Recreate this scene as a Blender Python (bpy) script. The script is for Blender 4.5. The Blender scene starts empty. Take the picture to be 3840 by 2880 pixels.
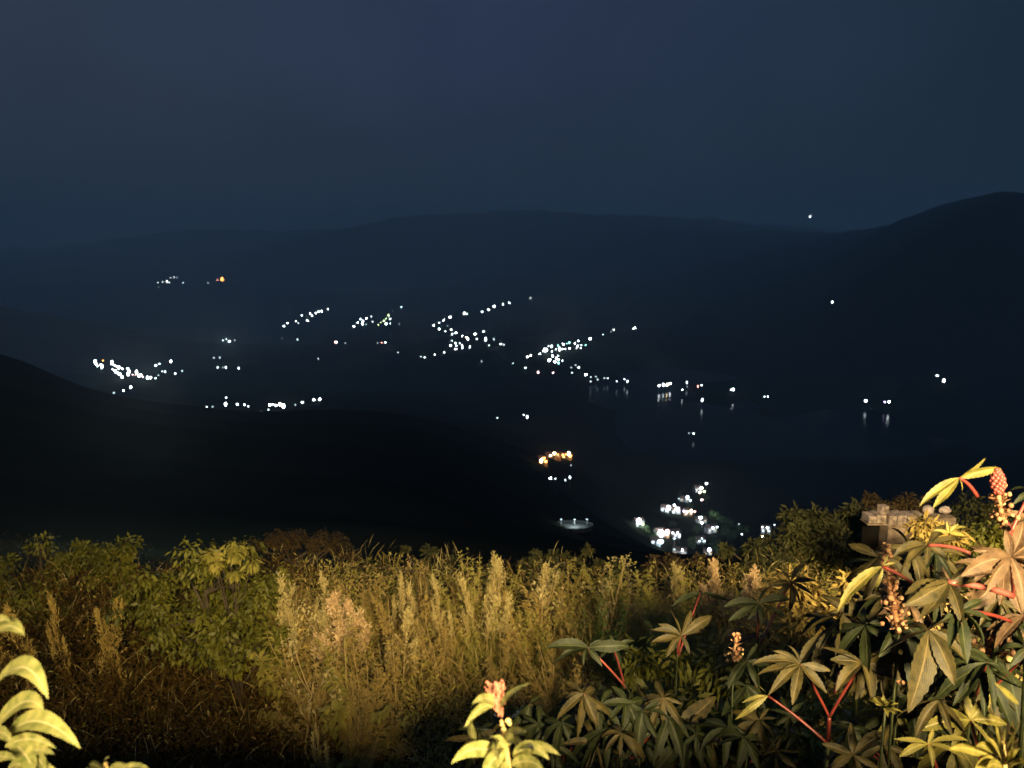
import bpy, math, random
import numpy as np
from mathutils import Vector

S = bpy.context.scene
COL = S.collection
random.seed(7)
RG = np.random.default_rng(11)

# ------------------------------------------------------------------ camera
EYE = 1.6
PITCH = math.radians(9.66)
F = 2880.0                      # focal length in pixels of the 3840 px wide photograph
cd = bpy.data.cameras.new('camera')
cam = bpy.data.objects.new('camera', cd)
COL.objects.link(cam)
cam.location = (0, 0, EYE)
cam.rotation_euler = (math.radians(90) - PITCH, 0, 0)
cd.sensor_width = 36
cd.lens = 36 * F / 3840
cd.clip_start = 0.05
cd.clip_end = 40000
S.camera = cam
cd.dof.use_dof = True
cd.dof.focus_distance = 4.3
cd.dof.aperture_fstop = 3.2

# ------------------------------------------------------------------ night sky
w = bpy.data.worlds.new('World')
S.world = w
w.use_nodes = True
nt = w.node_tree
nt.nodes.clear()
N = nt.nodes.new
L = nt.links.new
out = N('ShaderNodeOutputWorld')
bg = N('ShaderNodeBackground')
tc = N('ShaderNodeTexCoord')
sep = N('ShaderNodeSeparateXYZ')
L(tc.outputs['Generated'], sep.inputs[0])
rx = N('ShaderNodeValToRGB')      # azimuth: towns' glow on the west side, darker in the east
mx = N('ShaderNodeMath'); mx.operation = 'MULTIPLY_ADD'; mx.inputs[1].default_value = 0.5; mx.inputs[2].default_value = 0.5
L(sep.outputs['X'], mx.inputs[0]); L(mx.outputs[0], rx.inputs[0])
e = rx.color_ramp.elements
e[0].position = 0.20; e[0].color = (0.034, 0.046, 0.074, 1)
e[1].position = 0.80; e[1].color = (0.009, 0.020, 0.031, 1)
m1 = e.new(0.47); m1.color = (0.0260, 0.0365, 0.077, 1)
m2 = e.new(0.60); m2.color = (0.022, 0.034, 0.069, 1)
rz = N('ShaderNodeValToRGB')      # elevation
L(sep.outputs['Z'], rz.inputs[0])
e = rz.color_ramp.elements
e[0].position = 0.0; e[0].color = (0.85, 0.85, 0.66, 1)
e[1].position = 1.0; e[1].color = (2.1, 3.5, 4.4, 1)
z3 = e.new(0.36); z3.color = (1.05, 1.08, 1.08, 1)
z1 = e.new(0.12); z1.color = (0.98, 1.0, 0.86, 1)
z2 = e.new(0.22); z2.color = (1.08, 1.10, 1.10, 1)
mul = N('ShaderNodeMixRGB'); mul.blend_type = 'MULTIPLY'; mul.inputs[0].default_value = 1
L(rx.outputs[0], mul.inputs[1]); L(rz.outputs[0], mul.inputs[2])
nz = N('ShaderNodeTexNoise'); nz.inputs['Scale'].default_value = 4.0; nz.inputs['Detail'].default_value = 8; nz.inputs['Roughness'].default_value = 0.65
L(tc.outputs['Generated'], nz.inputs['Vector'])
mr = N('ShaderNodeMapRange'); mr.inputs['To Min'].default_value = 0.72; mr.inputs['To Max'].default_value = 1.28
L(nz.outputs[0], mr.inputs[0])
mul2 = N('ShaderNodeMixRGB'); mul2.blend_type = 'MULTIPLY'; mul2.inputs[0].default_value = 1
L(mul.outputs[0], mul2.inputs[1]); L(mr.outputs[0], mul2.inputs[2])
L(mul2.outputs[0], bg.inputs[0])
bg.inputs[1].default_value = 1.0
L(bg.outputs[0], out.inputs[0])

S.view_settings.view_transform = 'Standard'
S.view_settings.look = 'None'
S.view_settings.exposure = 0
S.view_settings.gamma = 1
S.render.engine = 'CYCLES'
S.cycles.use_denoising = True
S.cycles.max_bounces = 4
S.cycles.diffuse_bounces = 2
S.cycles.glossy_bounces = 2
S.cycles.transmission_bounces = 2
S.cycles.transparent_max_bounces = 6
S.cycles.volume_bounces = 0
S.cycles.sample_clamp_indirect = 2.0
S.cycles.use_adaptive_sampling = True
S.cycles.adaptive_threshold = 0.01

LAMP = dict(pos=(2.0, -6.0, EYE + 3.05), aim=(5.2, 10.5, EYE - 2.8), power=4300.0, size=1.6, color=(1.0, 0.77, 0.40))

# ------------------------------------------------------------------ helpers
def ray(px, py):
    """direction with y = 1 through a pixel of the photograph"""
    a = (px - 1920) / F
    b = (1440 - py) / F
    c, s = math.cos(PITCH), math.sin(PITCH)
    y = c + b * s
    z = -s + b * c
    return np.array([a / y, 1.0, z / y])

def at(px, py, y):
    r = ray(px, py) * y
    return np.array([r[0], y, r[2] + EYE])

def tag(o, label=None, cat=None, group=None, kind=None):
    if label: o['label'] = label
    if cat: o['category'] = cat
    if group: o['group'] = group
    if kind: o['kind'] = kind
    return o

def thing(name, label, cat, loc=(0, 0, 0), group=None):
    o = bpy.data.objects.new(name, None)
    COL.objects.link(o)
    o.location = loc
    o.empty_display_size = 0.1
    return tag(o, label, cat, group)

class MB:
    """collects quads and triangles with uvs"""
    def __init__(s):
        s.v = []; s.f = []; s.uv = []; s.mi = []; s.n = 0
    def add(s, verts, faces, uvs=None, mi=0):
        verts = np.asarray(verts, float)
        s.v.append(verts)
        b = s.n
        for f in faces:
            s.f.append([i + b for i in f]); s.mi.append(mi)
        s.uv.append(np.zeros((len(verts), 2)) if uvs is None else np.asarray(uvs, float))
        s.n += len(verts)
    def box(s, c, d, rot=0, mi=0):
        x, y, z = [k / 2 for k in d]
        v = np.array([[a, b_, c_] for a in (-x, x) for b_ in (-y, y) for c_ in (-z, z)])
        if rot:
            cs, sn = math.cos(rot), math.sin(rot)
            v = np.stack([v[:, 0] * cs - v[:, 1] * sn, v[:, 0] * sn + v[:, 1] * cs, v[:, 2]], 1)
        s.add(v + np.array(c), [(0, 1, 3, 2), (4, 6, 7, 5), (0, 4, 5, 1), (2, 3, 7, 6), (0, 2, 6, 4), (1, 5, 7, 3)], mi=mi)
    def tube(s, pts, radii, sides=6, mi=0):
        pts = np.asarray(pts, float); n = len(pts)
        if np.isscalar(radii): radii = [radii] * n
        t = np.gradient(pts, axis=0)
        t /= np.linalg.norm(t, axis=1)[:, None] + 1e-9
        ref = np.array([1.0, 0, 0]) if abs(t[0][0]) < 0.8 else np.array([0, 1.0, 0])
        V = []; U = []
        for i in range(n):
            a = np.cross(t[i], ref); a /= np.linalg.norm(a) + 1e-9
            b = np.cross(t[i], a)
            for k in range(sides):
                th = 2 * math.pi * k / sides
                V.append(pts[i] + radii[i] * (math.cos(th) * a + math.sin(th) * b)); U.append((i / max(1, n - 1), k / sides))
        fs = [(i * sides + k, i * sides + (k + 1) % sides, (i + 1) * sides + (k + 1) % sides, (i + 1) * sides + k) for i in range(n - 1) for k in range(sides)]
        fs.append(tuple(range(sides - 1, -1, -1)))
        fs.append(tuple((n - 1) * sides + k for k in range(sides)))
        s.add(V, fs, U, mi)
    def ball(s, c, r, seg=8, rings=5, mi=0, sz=1.0):
        V = [[0, 0, sz]]
        for i in range(1, rings):
            ph = math.pi * i / rings
            for k in range(seg):
                th = 2 * math.pi * k / seg
                V.append([math.sin(ph) * math.cos(th), math.sin(ph) * math.sin(th), math.cos(ph) * sz])
        V.append([0, 0, -sz])
        V = np.array(V) * r + np.array(c)
        fs = [(0, 1 + k, 1 + (k + 1) % seg) for k in range(seg)]
        for i in range(rings - 2):
            for k in range(seg):
                a = 1 + i * seg
                fs.append((a + k, a + seg + k, a + seg + (k + 1) % seg, a + (k + 1) % seg))
        l = len(V) - 1; a = 1 + (rings - 2) * seg
        fs += [(l, a + (k + 1) % seg, a + k) for k in range(seg)]
        s.add(V, fs, mi=mi)
    def ribbon(s, P, Wd, side, nrm, fold=0.25, serr=0.0, mi=0):
        """leaf blade along the points P, half widths Wd, side and normal vectors per point"""
        n = len(P); V = []; U = []
        for i in range(n):
            ww = Wd[i]
            if serr and 0 < i < n - 1: ww *= 1 + serr * (1 if i % 2 else -1)
            for k in (-1.0, -0.5, 0.0, 0.5, 1.0):
                lift = fold * ww * (abs(k) ** 0.8) * (1.0 if fold > 0 else 1.0)
                V.append(P[i] + side[i] * ww * k + nrm[i] * lift); U.append((i / (n - 1), 0.5 + k / 2))
        fs = [(i * 5 + k, i * 5 + k + 1, i * 5 + k + 6, i * 5 + k + 5) for i in range(n - 1) for k in range(4)]
        s.add(V, fs, U, mi)
    def build(s, name, mats, parent=None, smooth=True, loc=None):
        if not isinstance(mats, (list, tuple)): mats = [mats]
        v = np.concatenate(s.v) if s.v else np.zeros((0, 3))
        if parent is not None:
            v = v - np.array(parent_origin(parent))
        me = bpy.data.meshes.new(name)
        sizes = np.array([len(f) for f in s.f], dtype=np.int32)
        idx = np.fromiter((i for f in s.f for i in f), dtype=np.int32, count=int(sizes.sum()))
        me.vertices.add(len(v)); me.vertices.foreach_set('co', v.astype(np.float32).ravel())
        me.loops.add(len(idx)); me.loops.foreach_set('vertex_index', idx)
        me.polygons.add(len(sizes))
        me.polygons.foreach_set('loop_start', np.concatenate([[0], np.cumsum(sizes)[:-1]]).astype(np.int32))
        me.polygons.foreach_set('material_index', np.array(s.mi, dtype=np.int32))
        me.polygons.foreach_set('use_smooth', np.full(len(sizes), smooth))
        uv = np.concatenate(s.uv)[idx]
        me.uv_layers.new(name='UVMap').data.foreach_set('uv', uv.astype(np.float32).ravel())
        me.update(calc_edges=True)
        for m in mats: me.materials.append(m)
        o = bpy.data.objects.new(name, me)
        COL.objects.link(o)
        if parent is not None: o.parent = parent
        return o

def parent_origin(p):
    o = Vector((0, 0, 0))
    while p is not None:
        o += p.location; p = p.parent
    return o

def copy_tree(o, parent=None):
    c = o.copy(); COL.objects.link(c); c.parent = parent
    for ch in o.children: copy_tree(ch, c)
    return c

def nrmz(a):
    return a / (np.linalg.norm(a) + 1e-9)

# ------------------------------------------------------------------ materials
def pmat(name, col, col2=None, scale=5.0, rough=0.8, bump=0.0, bscale=20.0, spec=0.3, trans=0.0, tcol=None, vein=None, detail=4):
    m = bpy.data.materials.new(name); m.use_nodes = True
    t = m.node_tree; b = t.nodes['Principled BSDF']; o = t.nodes['Material Output']
    N_ = t.nodes.new; L_ = t.links.new
    tcn = N_('ShaderNodeTexCoord')
    no = N_('ShaderNodeTexNoise'); no.inputs['Scale'].default_value = scale; no.inputs['Detail'].default_value = detail
    L_(tcn.outputs['Object'], no.inputs['Vector'])
    rp = N_('ShaderNodeValToRGB')
    rp.color_ramp.elements[0].position = 0.32; rp.color_ramp.elements[1].position = 0.68
    rp.color_ramp.elements[0].color = (*col, 1); rp.color_ramp.elements[1].color = (*(col2 or [c * 1.4 for c in col]), 1)
    L_(no.outputs[0], rp.inputs[0])
    c = rp.outputs[0]
    if vein:
        uv = N_('ShaderNodeUVMap'); sx = N_('ShaderNodeSeparateXYZ'); L_(uv.outputs[0], sx.inputs[0])
        def M(op, a, b_=None, c_=None):
            q = N_('ShaderNodeMath'); q.operation = op
            for k, x in enumerate((a, b_, c_)):
                if x is None: continue
                if isinstance(x, (int, float)): q.inputs[k].default_value = x
                else: L_(x, q.inputs[k])
            return q.outputs[0]
        av = M('ABSOLUTE', M('SUBTRACT', sx.outputs[1], 0.5))
        mid = M('LESS_THAN', av, 0.035)
        ph = M('MULTIPLY_ADD', av, -1.1, sx.outputs[0])
        fr = M('FRACT', M('MULTIPLY', ph, 11.0))
        lat = M('MULTIPLY', M('LESS_THAN', fr, 0.15), 0.6)
        fac = M('MAXIMUM', mid, lat)
        mxn = N_('ShaderNodeMixRGB'); L_(fac, mxn.inputs[0]); L_(c, mxn.inputs[1]); mxn.inputs[2].default_value = (*vein, 1)
        c = mxn.outputs[0]
    L_(c, b.inputs['Base Color'])
    b.inputs['Roughness'].default_value = rough
    b.inputs['Specular IOR Level'].default_value = spec
    if bump:
        n2 = N_('ShaderNodeTexNoise'); n2.inputs['Scale'].default_value = bscale; n2.inputs['Detail'].default_value = 5
        L_(tcn.outputs['Object'], n2.inputs['Vector'])
        bp = N_('ShaderNodeBump'); bp.inputs['Strength'].default_value = bump; bp.inputs['Distance'].default_value = 0.02
        L_(n2.outputs[0], bp.inputs['Height']); L_(bp.outputs[0], b.inputs['Normal'])
    if trans:
        tr = N_('ShaderNodeBsdfTranslucent'); ms = N_('ShaderNodeMixShader'); ms.inputs[0].default_value = trans
        if tcol: tr.inputs[0].default_value = (*tcol, 1)
        else: L_(c, tr.inputs[0])
        L_(b.outputs[0], ms.inputs[1]); L_(tr.outputs[0], ms.inputs[2]); L_(ms.outputs[0], o.inputs[0])
    return m

def emat(name, col, strength):
    m = bpy.data.materials.new(name); m.use_nodes = True
    t = m.node_tree; b = t.nodes['Principled BSDF']
    b.inputs['Base Color'].default_value = (0.3, 0.3, 0.3, 1)
    b.inputs['Emission Color'].default_value = (*col, 1)
    b.inputs['Emission Strength'].default_value = strength
    m.cycles.emission_sampling = 'NONE'
    return m

M_land = pmat('hillside_scrub', (0.004, 0.006, 0.004), (0.012, 0.012, 0.008), scale=0.05, rough=1, spec=0.0, detail=8)
M_asphalt = pmat('asphalt', (0.04, 0.04, 0.04), (0.06, 0.06, 0.055), scale=30, rough=0.9, bump=0.3, bscale=80)
M_concrete = pmat('concrete', (0.25, 0.24, 0.22), (0.36, 0.34, 0.31), scale=4, rough=0.9, bump=0.3)
M_pole = pmat('dark_painted_pole', (0.03, 0.03, 0.03), (0.05, 0.05, 0.05), scale=9, rough=0.7)
M_metal = pmat('grey_metal', (0.2, 0.2, 0.2), (0.25, 0.25, 0.25), scale=9, rough=0.5)
M_straw = pmat('straw_seedhead', (0.28, 0.22, 0.075), (0.56, 0.46, 0.19), scale=3, rough=0.9, trans=0.25)
M_strawpink = pmat('rosy_seedhead', (0.40, 0.26, 0.12), (0.68, 0.48, 0.26), scale=3, rough=0.9, trans=0.25)
M_drystem = pmat('dry_stem', (0.26, 0.18, 0.06), (0.40, 0.28, 0.11), scale=4, rough=0.9)
M_dryleaf = pmat('dry_leaf', (0.20, 0.135, 0.028), (0.42, 0.30, 0.08), scale=2.5, rough=0.9, trans=0.2)
M_brownshade = pmat('shaded_brown_leaf', (0.045, 0.026, 0.006), (0.11, 0.068, 0.016), scale=2.5, rough=0.95, spec=0.05)  # brown darkened to carry the shade of the lower left weeds
M_weed = pmat('weed_leaf', (0.15, 0.14, 0.02), (0.34, 0.28, 0.055), scale=2.5, rough=0.75, trans=0.25)
M_fern = pmat('feathery_leaf', (0.21, 0.20, 0.03), (0.44, 0.38, 0.08), scale=3, rough=0.75, trans=0.25)
M_fresh = pmat('fresh_green_leaf', (0.14, 0.24, 0.03), (0.24, 0.38, 0.06), scale=3, rough=0.75, trans=0.25)
M_bushleaf = pmat('bush_leaf', (0.038, 0.042, 0.004), (0.155, 0.145, 0.016), scale=2.0, rough=0.6, trans=0.2)
M_darkbush = pmat('dark_shrub_leaf', (0.018, 0.020, 0.004), (0.05, 0.048, 0.010), scale=1.5, rough=0.8, trans=0.15)
M_brownbush = pmat('brown_shrub_leaf', (0.028, 0.017, 0.004), (0.055, 0.034, 0.009), scale=1.5, rough=0.9, trans=0.1)
M_bark = pmat('bark', (0.03, 0.022, 0.012), (0.07, 0.05, 0.03), scale=8, rough=0.95, bump=0.4)
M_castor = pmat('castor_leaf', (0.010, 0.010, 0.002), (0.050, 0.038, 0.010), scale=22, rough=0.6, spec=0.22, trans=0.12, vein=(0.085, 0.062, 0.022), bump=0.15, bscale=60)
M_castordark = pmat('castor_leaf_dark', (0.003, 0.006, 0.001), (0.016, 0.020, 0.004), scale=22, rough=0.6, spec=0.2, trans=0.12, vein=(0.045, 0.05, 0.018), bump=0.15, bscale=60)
M_castoryellow = pmat('castor_leaf_young', (0.065, 0.062, 0.008), (0.18, 0.15, 0.026), scale=25, rough=0.55, trans=0.25, vein=(0.28, 0.23, 0.08))
M_castorbrown = pmat('castor_leaf_bronze', (0.035, 0.020, 0.009), (0.10, 0.060, 0.030), scale=22, rough=0.6, spec=0.22, trans=0.12, vein=(0.17, 0.10, 0.055), bump=0.15, bscale=60)
M_red = pmat('red_petiole', (0.085, 0.012, 0.008), (0.17, 0.028, 0.018), scale=8, rough=0.45, spec=0.4)
M_pink = pmat('pink_petiole', (0.13, 0.025, 0.018), (0.24, 0.055, 0.04), scale=8, rough=0.45, spec=0.4)
M_flower = pmat('orange_flower', (0.26, 0.11, 0.05), (0.42, 0.24, 0.12), scale=30, rough=0.7, trans=0.2)
M_capsule = pmat('cream_capsule', (0.34, 0.25, 0.09), (0.50, 0.38, 0.16), scale=30, rough=0.6)
M_amaranth = pmat('pale_green_leaf', (0.085, 0.11, 0.018), (0.30, 0.28, 0.085), scale=38, rough=0.55, trans=0.22, vein=(0.42, 0.38, 0.20), bump=0.2, bscale=50)
M_redspike = pmat('red_seed_spike', (0.24, 0.075, 0.045), (0.38, 0.16, 0.10), scale=20, rough=0.7)
M_brick = pmat('pale_brick', (0.09, 0.065, 0.05), (0.34, 0.26, 0.21), scale=12, rough=0.95, bump=1.0)
M_plaster = pmat('worn_plaster', (0.09, 0.06, 0.04), (0.27, 0.20, 0.14), scale=6, rough=0.95, bump=0.8)
M_opening_shade = pmat('opening_shade', (0.004, 0.004, 0.004), (0.008, 0.007, 0.006), scale=3, rough=1, spec=0)  # near black standing for the shade inside the hut opening
M_stone = pmat('pale_stone', (0.22, 0.17, 0.15), (0.44, 0.35, 0.30), scale=9, rough=0.95, bump=0.5)
M_white = pmat('white_wall', (0.50, 0.52, 0.52), (0.65, 0.66, 0.66), scale=1, rough=0.9)
M_ochre = pmat('ochre_wall', (0.42, 0.26, 0.12), (0.55, 0.36, 0.18), scale=1, rough=0.9)
M_roof = pmat('tile_roof', (0.10, 0.06, 0.05), (0.17, 0.11, 0.09), scale=2, rough=0.9)
M_door = pmat('painted_door', (0.06, 0.08, 0.10), (0.09, 0.11, 0.13), scale=2, rough=0.7)
M_vtree = pmat('village_tree_leaf', (0.06, 0.11, 0.04), (0.12, 0.18, 0.07), scale=0.8, rough=0.8)
M_court = pmat('pale_concrete_floor', (0.02, 0.023, 0.022), (0.07, 0.075, 0.07), scale=0.9, rough=0.9)

M_water = bpy.data.materials.new('lake_water'); M_water.use_nodes = True
_t = M_water.node_tree; _b = _t.nodes['Principled BSDF']
_b.inputs['Base Color'].default_value = (0.004, 0.010, 0.012, 1); _b.inputs['Roughness'].default_value = 0.12
_b.inputs['IOR'].default_value = 1.03
_tc = _t.nodes.new('ShaderNodeTexCoord'); _n = _t.nodes.new('ShaderNodeTexNoise'); _n.inputs['Scale'].default_value = 0.35; _n.inputs['Detail'].default_value = 3
_bp = _t.nodes.new('ShaderNodeBump'); _bp.inputs['Strength'].default_value = 0.25; _bp.inputs['Distance'].default_value = 0.5
_t.links.new(_tc.outputs['Object'], _n.inputs['Vector']); _t.links.new(_n.outputs[0], _bp.inputs['Height']); _t.links.new(_bp.outputs[0], _b.inputs['Normal'])

# ------------------------------------------------------------------ terrain
RING = np.array([20, 35, 60, 110, 200, 300, 430, 600, 850, 1200, 1700, 2400, 3400, 4800, 6500, 9000], float)
COLS = np.array([-1500, 0, 400, 900, 1500, 2000, 2500, 3000, 3350, 3700, 4000, 5200], float)
ROWS = np.array([
 # 20    35    60    110   200   300   430   600   850   1200  1700  2400  3400  4800  6500  9000
 [2200, 1900, 1650, 1450, 1250, 1150, 1250, 1380, 1380, 1300, 1080, 1100, 1020,  960,  920,  930],   # -1500
 [2200, 1960, 1750, 1560, 1400, 1330, 1420, 1450, 1430, 1350, 1145, 1190, 1060,  985,  935,  950],   # 0
 [2210, 2000, 1810, 1650, 1530, 1490, 1510, 1500, 1440, 1370, 1225, 1200, 1060,  970,  905,  940],   # 400
 [2215, 2020, 1870, 1710, 1600, 1560, 1570, 1530, 1440, 1380, 1300, 1290, 1060,  950,  865,  930],   # 900
 [2215, 2050, 1920, 1780, 1650, 1575, 1575, 1520, 1440, 1320, 1250, 1190, 1080,  820,  850,  930],   # 1500
 [2230, 2110, 2040, 1960, 1850, 1760, 1670, 1590, 1440, 1285, 1230, 1150,  980,  795,  840,  930],   # 2000
 [2240, 2170, 2120, 2110, 2100, 2070, 1830, 1670, 1463, 1290, 1180, 1040,  900,  803,  840,  930],   # 2500
 [2260, 2200, 2160, 2130, 2110, 2040, 1840, 1670, 1445, 1180, 1000,  900,  890,  868,  870,  930],   # 3000
 [2260, 2220, 2180, 2150, 2120, 2040, 1840, 1670, 1400,  930,  815,  860,  900,  880,  880,  930],   # 3350
 [2260, 2220, 2180, 2150, 2120, 2040, 1840, 1650, 1330,  722,  740,  800,  890,  880,  880,  930],   # 3700
 [2260, 2220, 2180, 2150, 2120, 2040, 1840, 1640, 1330,  835,  830,  850,  890,  880,  880,  930],   # 4000
 [2260, 2220, 2180, 2150, 2120, 2040, 1840, 1600, 1350, 1000,  900,  870,  890,  860,  860,  930],   # 5200
], float)
TANR = np.tan(PITCH + np.arctan((ROWS - 1440) / F))
ZT = -TANR * RING[None, :]
WATER = -149.0
NEAR_Y = np.array([-50, 0.9, 1.6, 2.8, 4.5, 7.0, 13.0, 16.0, 20.0, 60.0])
NEAR_Z = np.array([-1.62, -1.62, -3.0, -4.9, -6.0, -6.5, -6.8, -7.6, -9.9, -28.0])

_perm = np.random.default_rng(3).random((256, 256))
def vnoise(x, y):
    xi = np.floor(x).astype(int); yi = np.floor(y).astype(int)
    fx = x - xi; fy = y - yi
    fx = fx * fx * (3 - 2 * fx); fy = fy * fy * (3 - 2 * fy)
    g = lambda a, b: _perm[a & 255, b & 255]
    return (g(xi, yi) * (1 - fx) + g(xi + 1, yi) * fx) * (1 - fy) + (g(xi, yi + 1) * (1 - fx) + g(xi + 1, yi + 1) * fx) * fy - 0.5
def fbm(x, y, o=5):
    s = 0; a = 1.0
    for k in range(o):
        s = s + a * vnoise(x * 2 ** k + 17 * k, y * 2 ** k + 31 * k); a *= 0.5
    return s

def land_rel(x, y):
    """ground height relative to the eye"""
    x = np.asarray(x, float); y = np.asarray(y, float)
    r = np.hypot(x, y)
    az = np.clip(np.arctan2(x, y), -0.9, 0.9)
    az = np.where(np.abs(np.arctan2(x, y)) > 2.4, 0.0 * az + np.sign(az) * 0.9, az)
    yy = np.maximum(r * np.cos(az), 1e-3)
    u = np.tan(az)
    ly = np.log(np.clip(yy, RING[0], RING[-1]))
    lr = np.log(RING)
    j = np.clip(np.searchsorted(lr, ly) - 1, 0, len(RING) - 2)
    ty = (np.exp(ly) - RING[j]) / (RING[j + 1] - RING[j])
    # column position allowing for the pitch of the camera
    c = 1920 + F * u / (math.cos(PITCH) + 0.2 * math.sin(PITCH))
    c = np.clip(c, COLS[0], COLS[-1] - 1)
    i = np.clip(np.searchsorted(COLS, c) - 1, 0, len(COLS) - 2)
    tx = (c - COLS[i]) / (COLS[i + 1] - COLS[i])
    i0 = np.maximum(i - 1, 0); i3 = np.minimum(i + 2, len(COLS) - 1)
    def col(jj):
        p0, p1, p2, p3 = ZT[i0, jj], ZT[i, jj], ZT[i + 1, jj], ZT[i3, jj]
        m1_ = (p2 - p0) / (COLS[i + 1] - COLS[i0]) * (COLS[i + 1] - COLS[i])
        m2_ = (p3 - p1) / (COLS[i3] - COLS[i]) * (COLS[i + 1] - COLS[i])
        t = tx
        return (2*t**3 - 3*t**2 + 1) * p1 + (t**3 - 2*t**2 + t) * m1_ + (-2*t**3 + 3*t**2) * p2 + (t**3 - t**2) * m2_
    tys = ty * ty * (3 - 2 * ty) * 0.6 + ty * 0.4
    zf = col(j) * (1 - tys) + col(j + 1) * tys
    amp = np.clip(yy * 0.010, 0, 30) * np.clip((yy - 30) / 100, 0, 1)
    zf = zf + fbm(x / np.maximum(120, 1) , y / 120.0) * np.minimum(amp, 12) * 1.2 + fbm(x / 900.0, y / 900.0) * np.clip((yy - 1500) / 3000, 0, 1) * 60 + fbm(x / 210.0 + 9, y / 210.0) * np.clip((yy - 900) / 2500, 0, 1) * 26
    zn = np.interp(y, NEAR_Y, NEAR_Z) + fbm(x / 2.5, y / 2.5, 3) * 0.25 * np.clip((y - 3) / 3, 0, 1)
    t = np.clip((r - 16) / 14, 0, 1); t = t * t * (3 - 2 * t)
    behind = np.clip((-y - 2) / 10, 0, 1)
    zf = np.where(y < 0, np.maximum(zf, -1.62) * (1 - behind) + behind * (-1.62 + 0.12 * np.minimum(r, 800)), zf)
    z = zn * (1 - t) + zf * t
    z = np.where((y < 0.9), np.where(y < -6, -1.62 + np.maximum(0, -y - 9) * 0.25 * np.clip(1 - r / 3000, 0.1, 1), -1.62) * (1 - np.clip((r - 40) / 200, 0, 1)) + z * np.clip((r - 40) / 200, 0, 1), z)
    return z

def ground(x, y):
    return float(land_rel(np.array([x]), np.array([y]))[0]) + EYE

def build_ground():
    az = np.concatenate([np.linspace(-0.80, 0.80, 620), np.linspace(0.80, 2 * math.pi - 0.80, 130)[1:-1]])
    rr = np.concatenate([np.linspace(0.05, 1.2, 8)[:-1], np.exp(np.linspace(math.log(1.2), math.log(9000), 330))])
    A, R = np.meshgrid(az, rr)
    X = R * np.sin(A); Y = R * np.cos(A)
    Z = land_rel(X, Y) + EYE
    na, nr = len(az), len(rr)
    v = np.stack([X, Y, Z], -1).reshape(-1, 3)
    a = np.arange(nr - 1)[:, None] * na; k = np.arange(na)[None, :]; k2 = (k + 1) % na
    q = np.stack([a + k, a + k2, a + na + k2, a + na + k], -1).reshape(-1, 4)
    me = bpy.data.meshes.new('ground')
    me.vertices.add(len(v)); me.vertices.foreach_set('co', v.astype(np.float32).ravel())
    me.loops.add(q.size); me.loops.foreach_set('vertex_index', q.astype(np.int32).ravel())
    me.polygons.add(len(q)); me.polygons.foreach_set('loop_start', (np.arange(len(q)) * 4).astype(np.int32))
    me.polygons.foreach_set('use_smooth', np.full(len(q), True))
    me.update(calc_edges=True); me.validate()
    me.materials.append(M_land)
    o = bpy.data.objects.new('ground', me); COL.objects.link(o)
    tag(o, kind='structure')
build_ground()

mb = MB()
v = [(45, 420, WATER + EYE), (480, 420, WATER + EYE), (950, 1200, WATER + EYE), (118, 1200, WATER + EYE)]
nx = 12
V = []; Fq = []
for i in range(nx + 1):
    for k in range(nx + 1):
        a = np.array(v[0]) * (1 - i / nx) + np.array(v[1]) * i / nx
        b = np.array(v[3]) * (1 - i / nx) + np.array(v[2]) * i / nx
        V.append(a * (1 - k / nx) + b * k / nx)
for i in range(nx):
    for k in range(nx):
        Fq.append((i * (nx + 1) + k, (i + 1) * (nx + 1) + k, (i + 1) * (nx + 1) + k + 1, i * (nx + 1) + k + 1))
mb.add(V, Fq)
tag(mb.build('lake', M_water), kind='structure')

mb = MB(); mb.add([(-40, -6, 0.0), (40, -6, 0.0), (40, 0.72, 0.0), (-40, 0.72, 0.0)], [(0, 1, 2, 3)])
tag(mb.build('road', M_asphalt), kind='structure')

pw = thing('parapet_wall', 'low concrete parapet wall along the road edge under the viewpoint', 'wall', (0, 0.82, 0))
mb = MB(); mb.box((0, 0.82, 0.16), (60, 0.16, 1.02)); mb.build('wall', M_concrete, pw, smooth=False)
mb = MB(); mb.box((0, 0.82, 0.705), (60, 0.22, 0.07)); mb.build('coping', M_concrete, pw, smooth=False)

# ------------------------------------------------------------------ the road's lamp, behind the viewpoint
def build_floodlight():
    p = np.array(LAMP['pos']); aim = nrmz(np.array(LAMP['aim']) - p)
    t = thing('street_lamp', 'tall road lamp on a grey pole behind the viewpoint lighting the bank', 'lamp', (p[0], p[1] - 1.2, 0))
    mb = MB(); mb.tube([(p[0], p[1] - 1.2, 0), (p[0], p[1] - 1.2, p[2] + 0.5)], [0.08, 0.05], 10)
    mb.build('pole', M_metal, t)
    mb = MB(); mb.tube([(p[0], p[1] - 1.2, p[2] + 0.45), (p[0], p[1] - 0.5, p[2] + 0.5), (p[0], p[1] - 0.18, p[2] + 0.12)], 0.035, 8)
    mb.build('arm', M_metal, t)
    mb = MB(); b = p - aim * 0.14
    mb.tube([b - aim * 0.12, b - aim * 0.02, b + aim * 0.03], [LAMP['size'] * 0.3, LAMP['size'] * 0.52, LAMP['size'] * 0.52], 20)
    mb.build('lamp_housing', M_metal, t)
    ld = bpy.data.lights.new('lamp_light', 'AREA'); ld.shape = 'DISK'; ld.size = LAMP['size']; ld.energy = LAMP['power']; ld.color = LAMP['color']
    ld.spread = math.radians(112)
    lo = bpy.data.objects.new('lamp_light', ld); COL.objects.link(lo); lo.location = p
    lo.visible_volume_scatter = False
    lo.rotation_euler = Vector(aim).to_track_quat('-Z', 'Y').to_euler()
    return t
build_floodlight()

# ------------------------------------------------------------------ plant pieces
UP = np.array([0, 0, 1.0])

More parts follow.
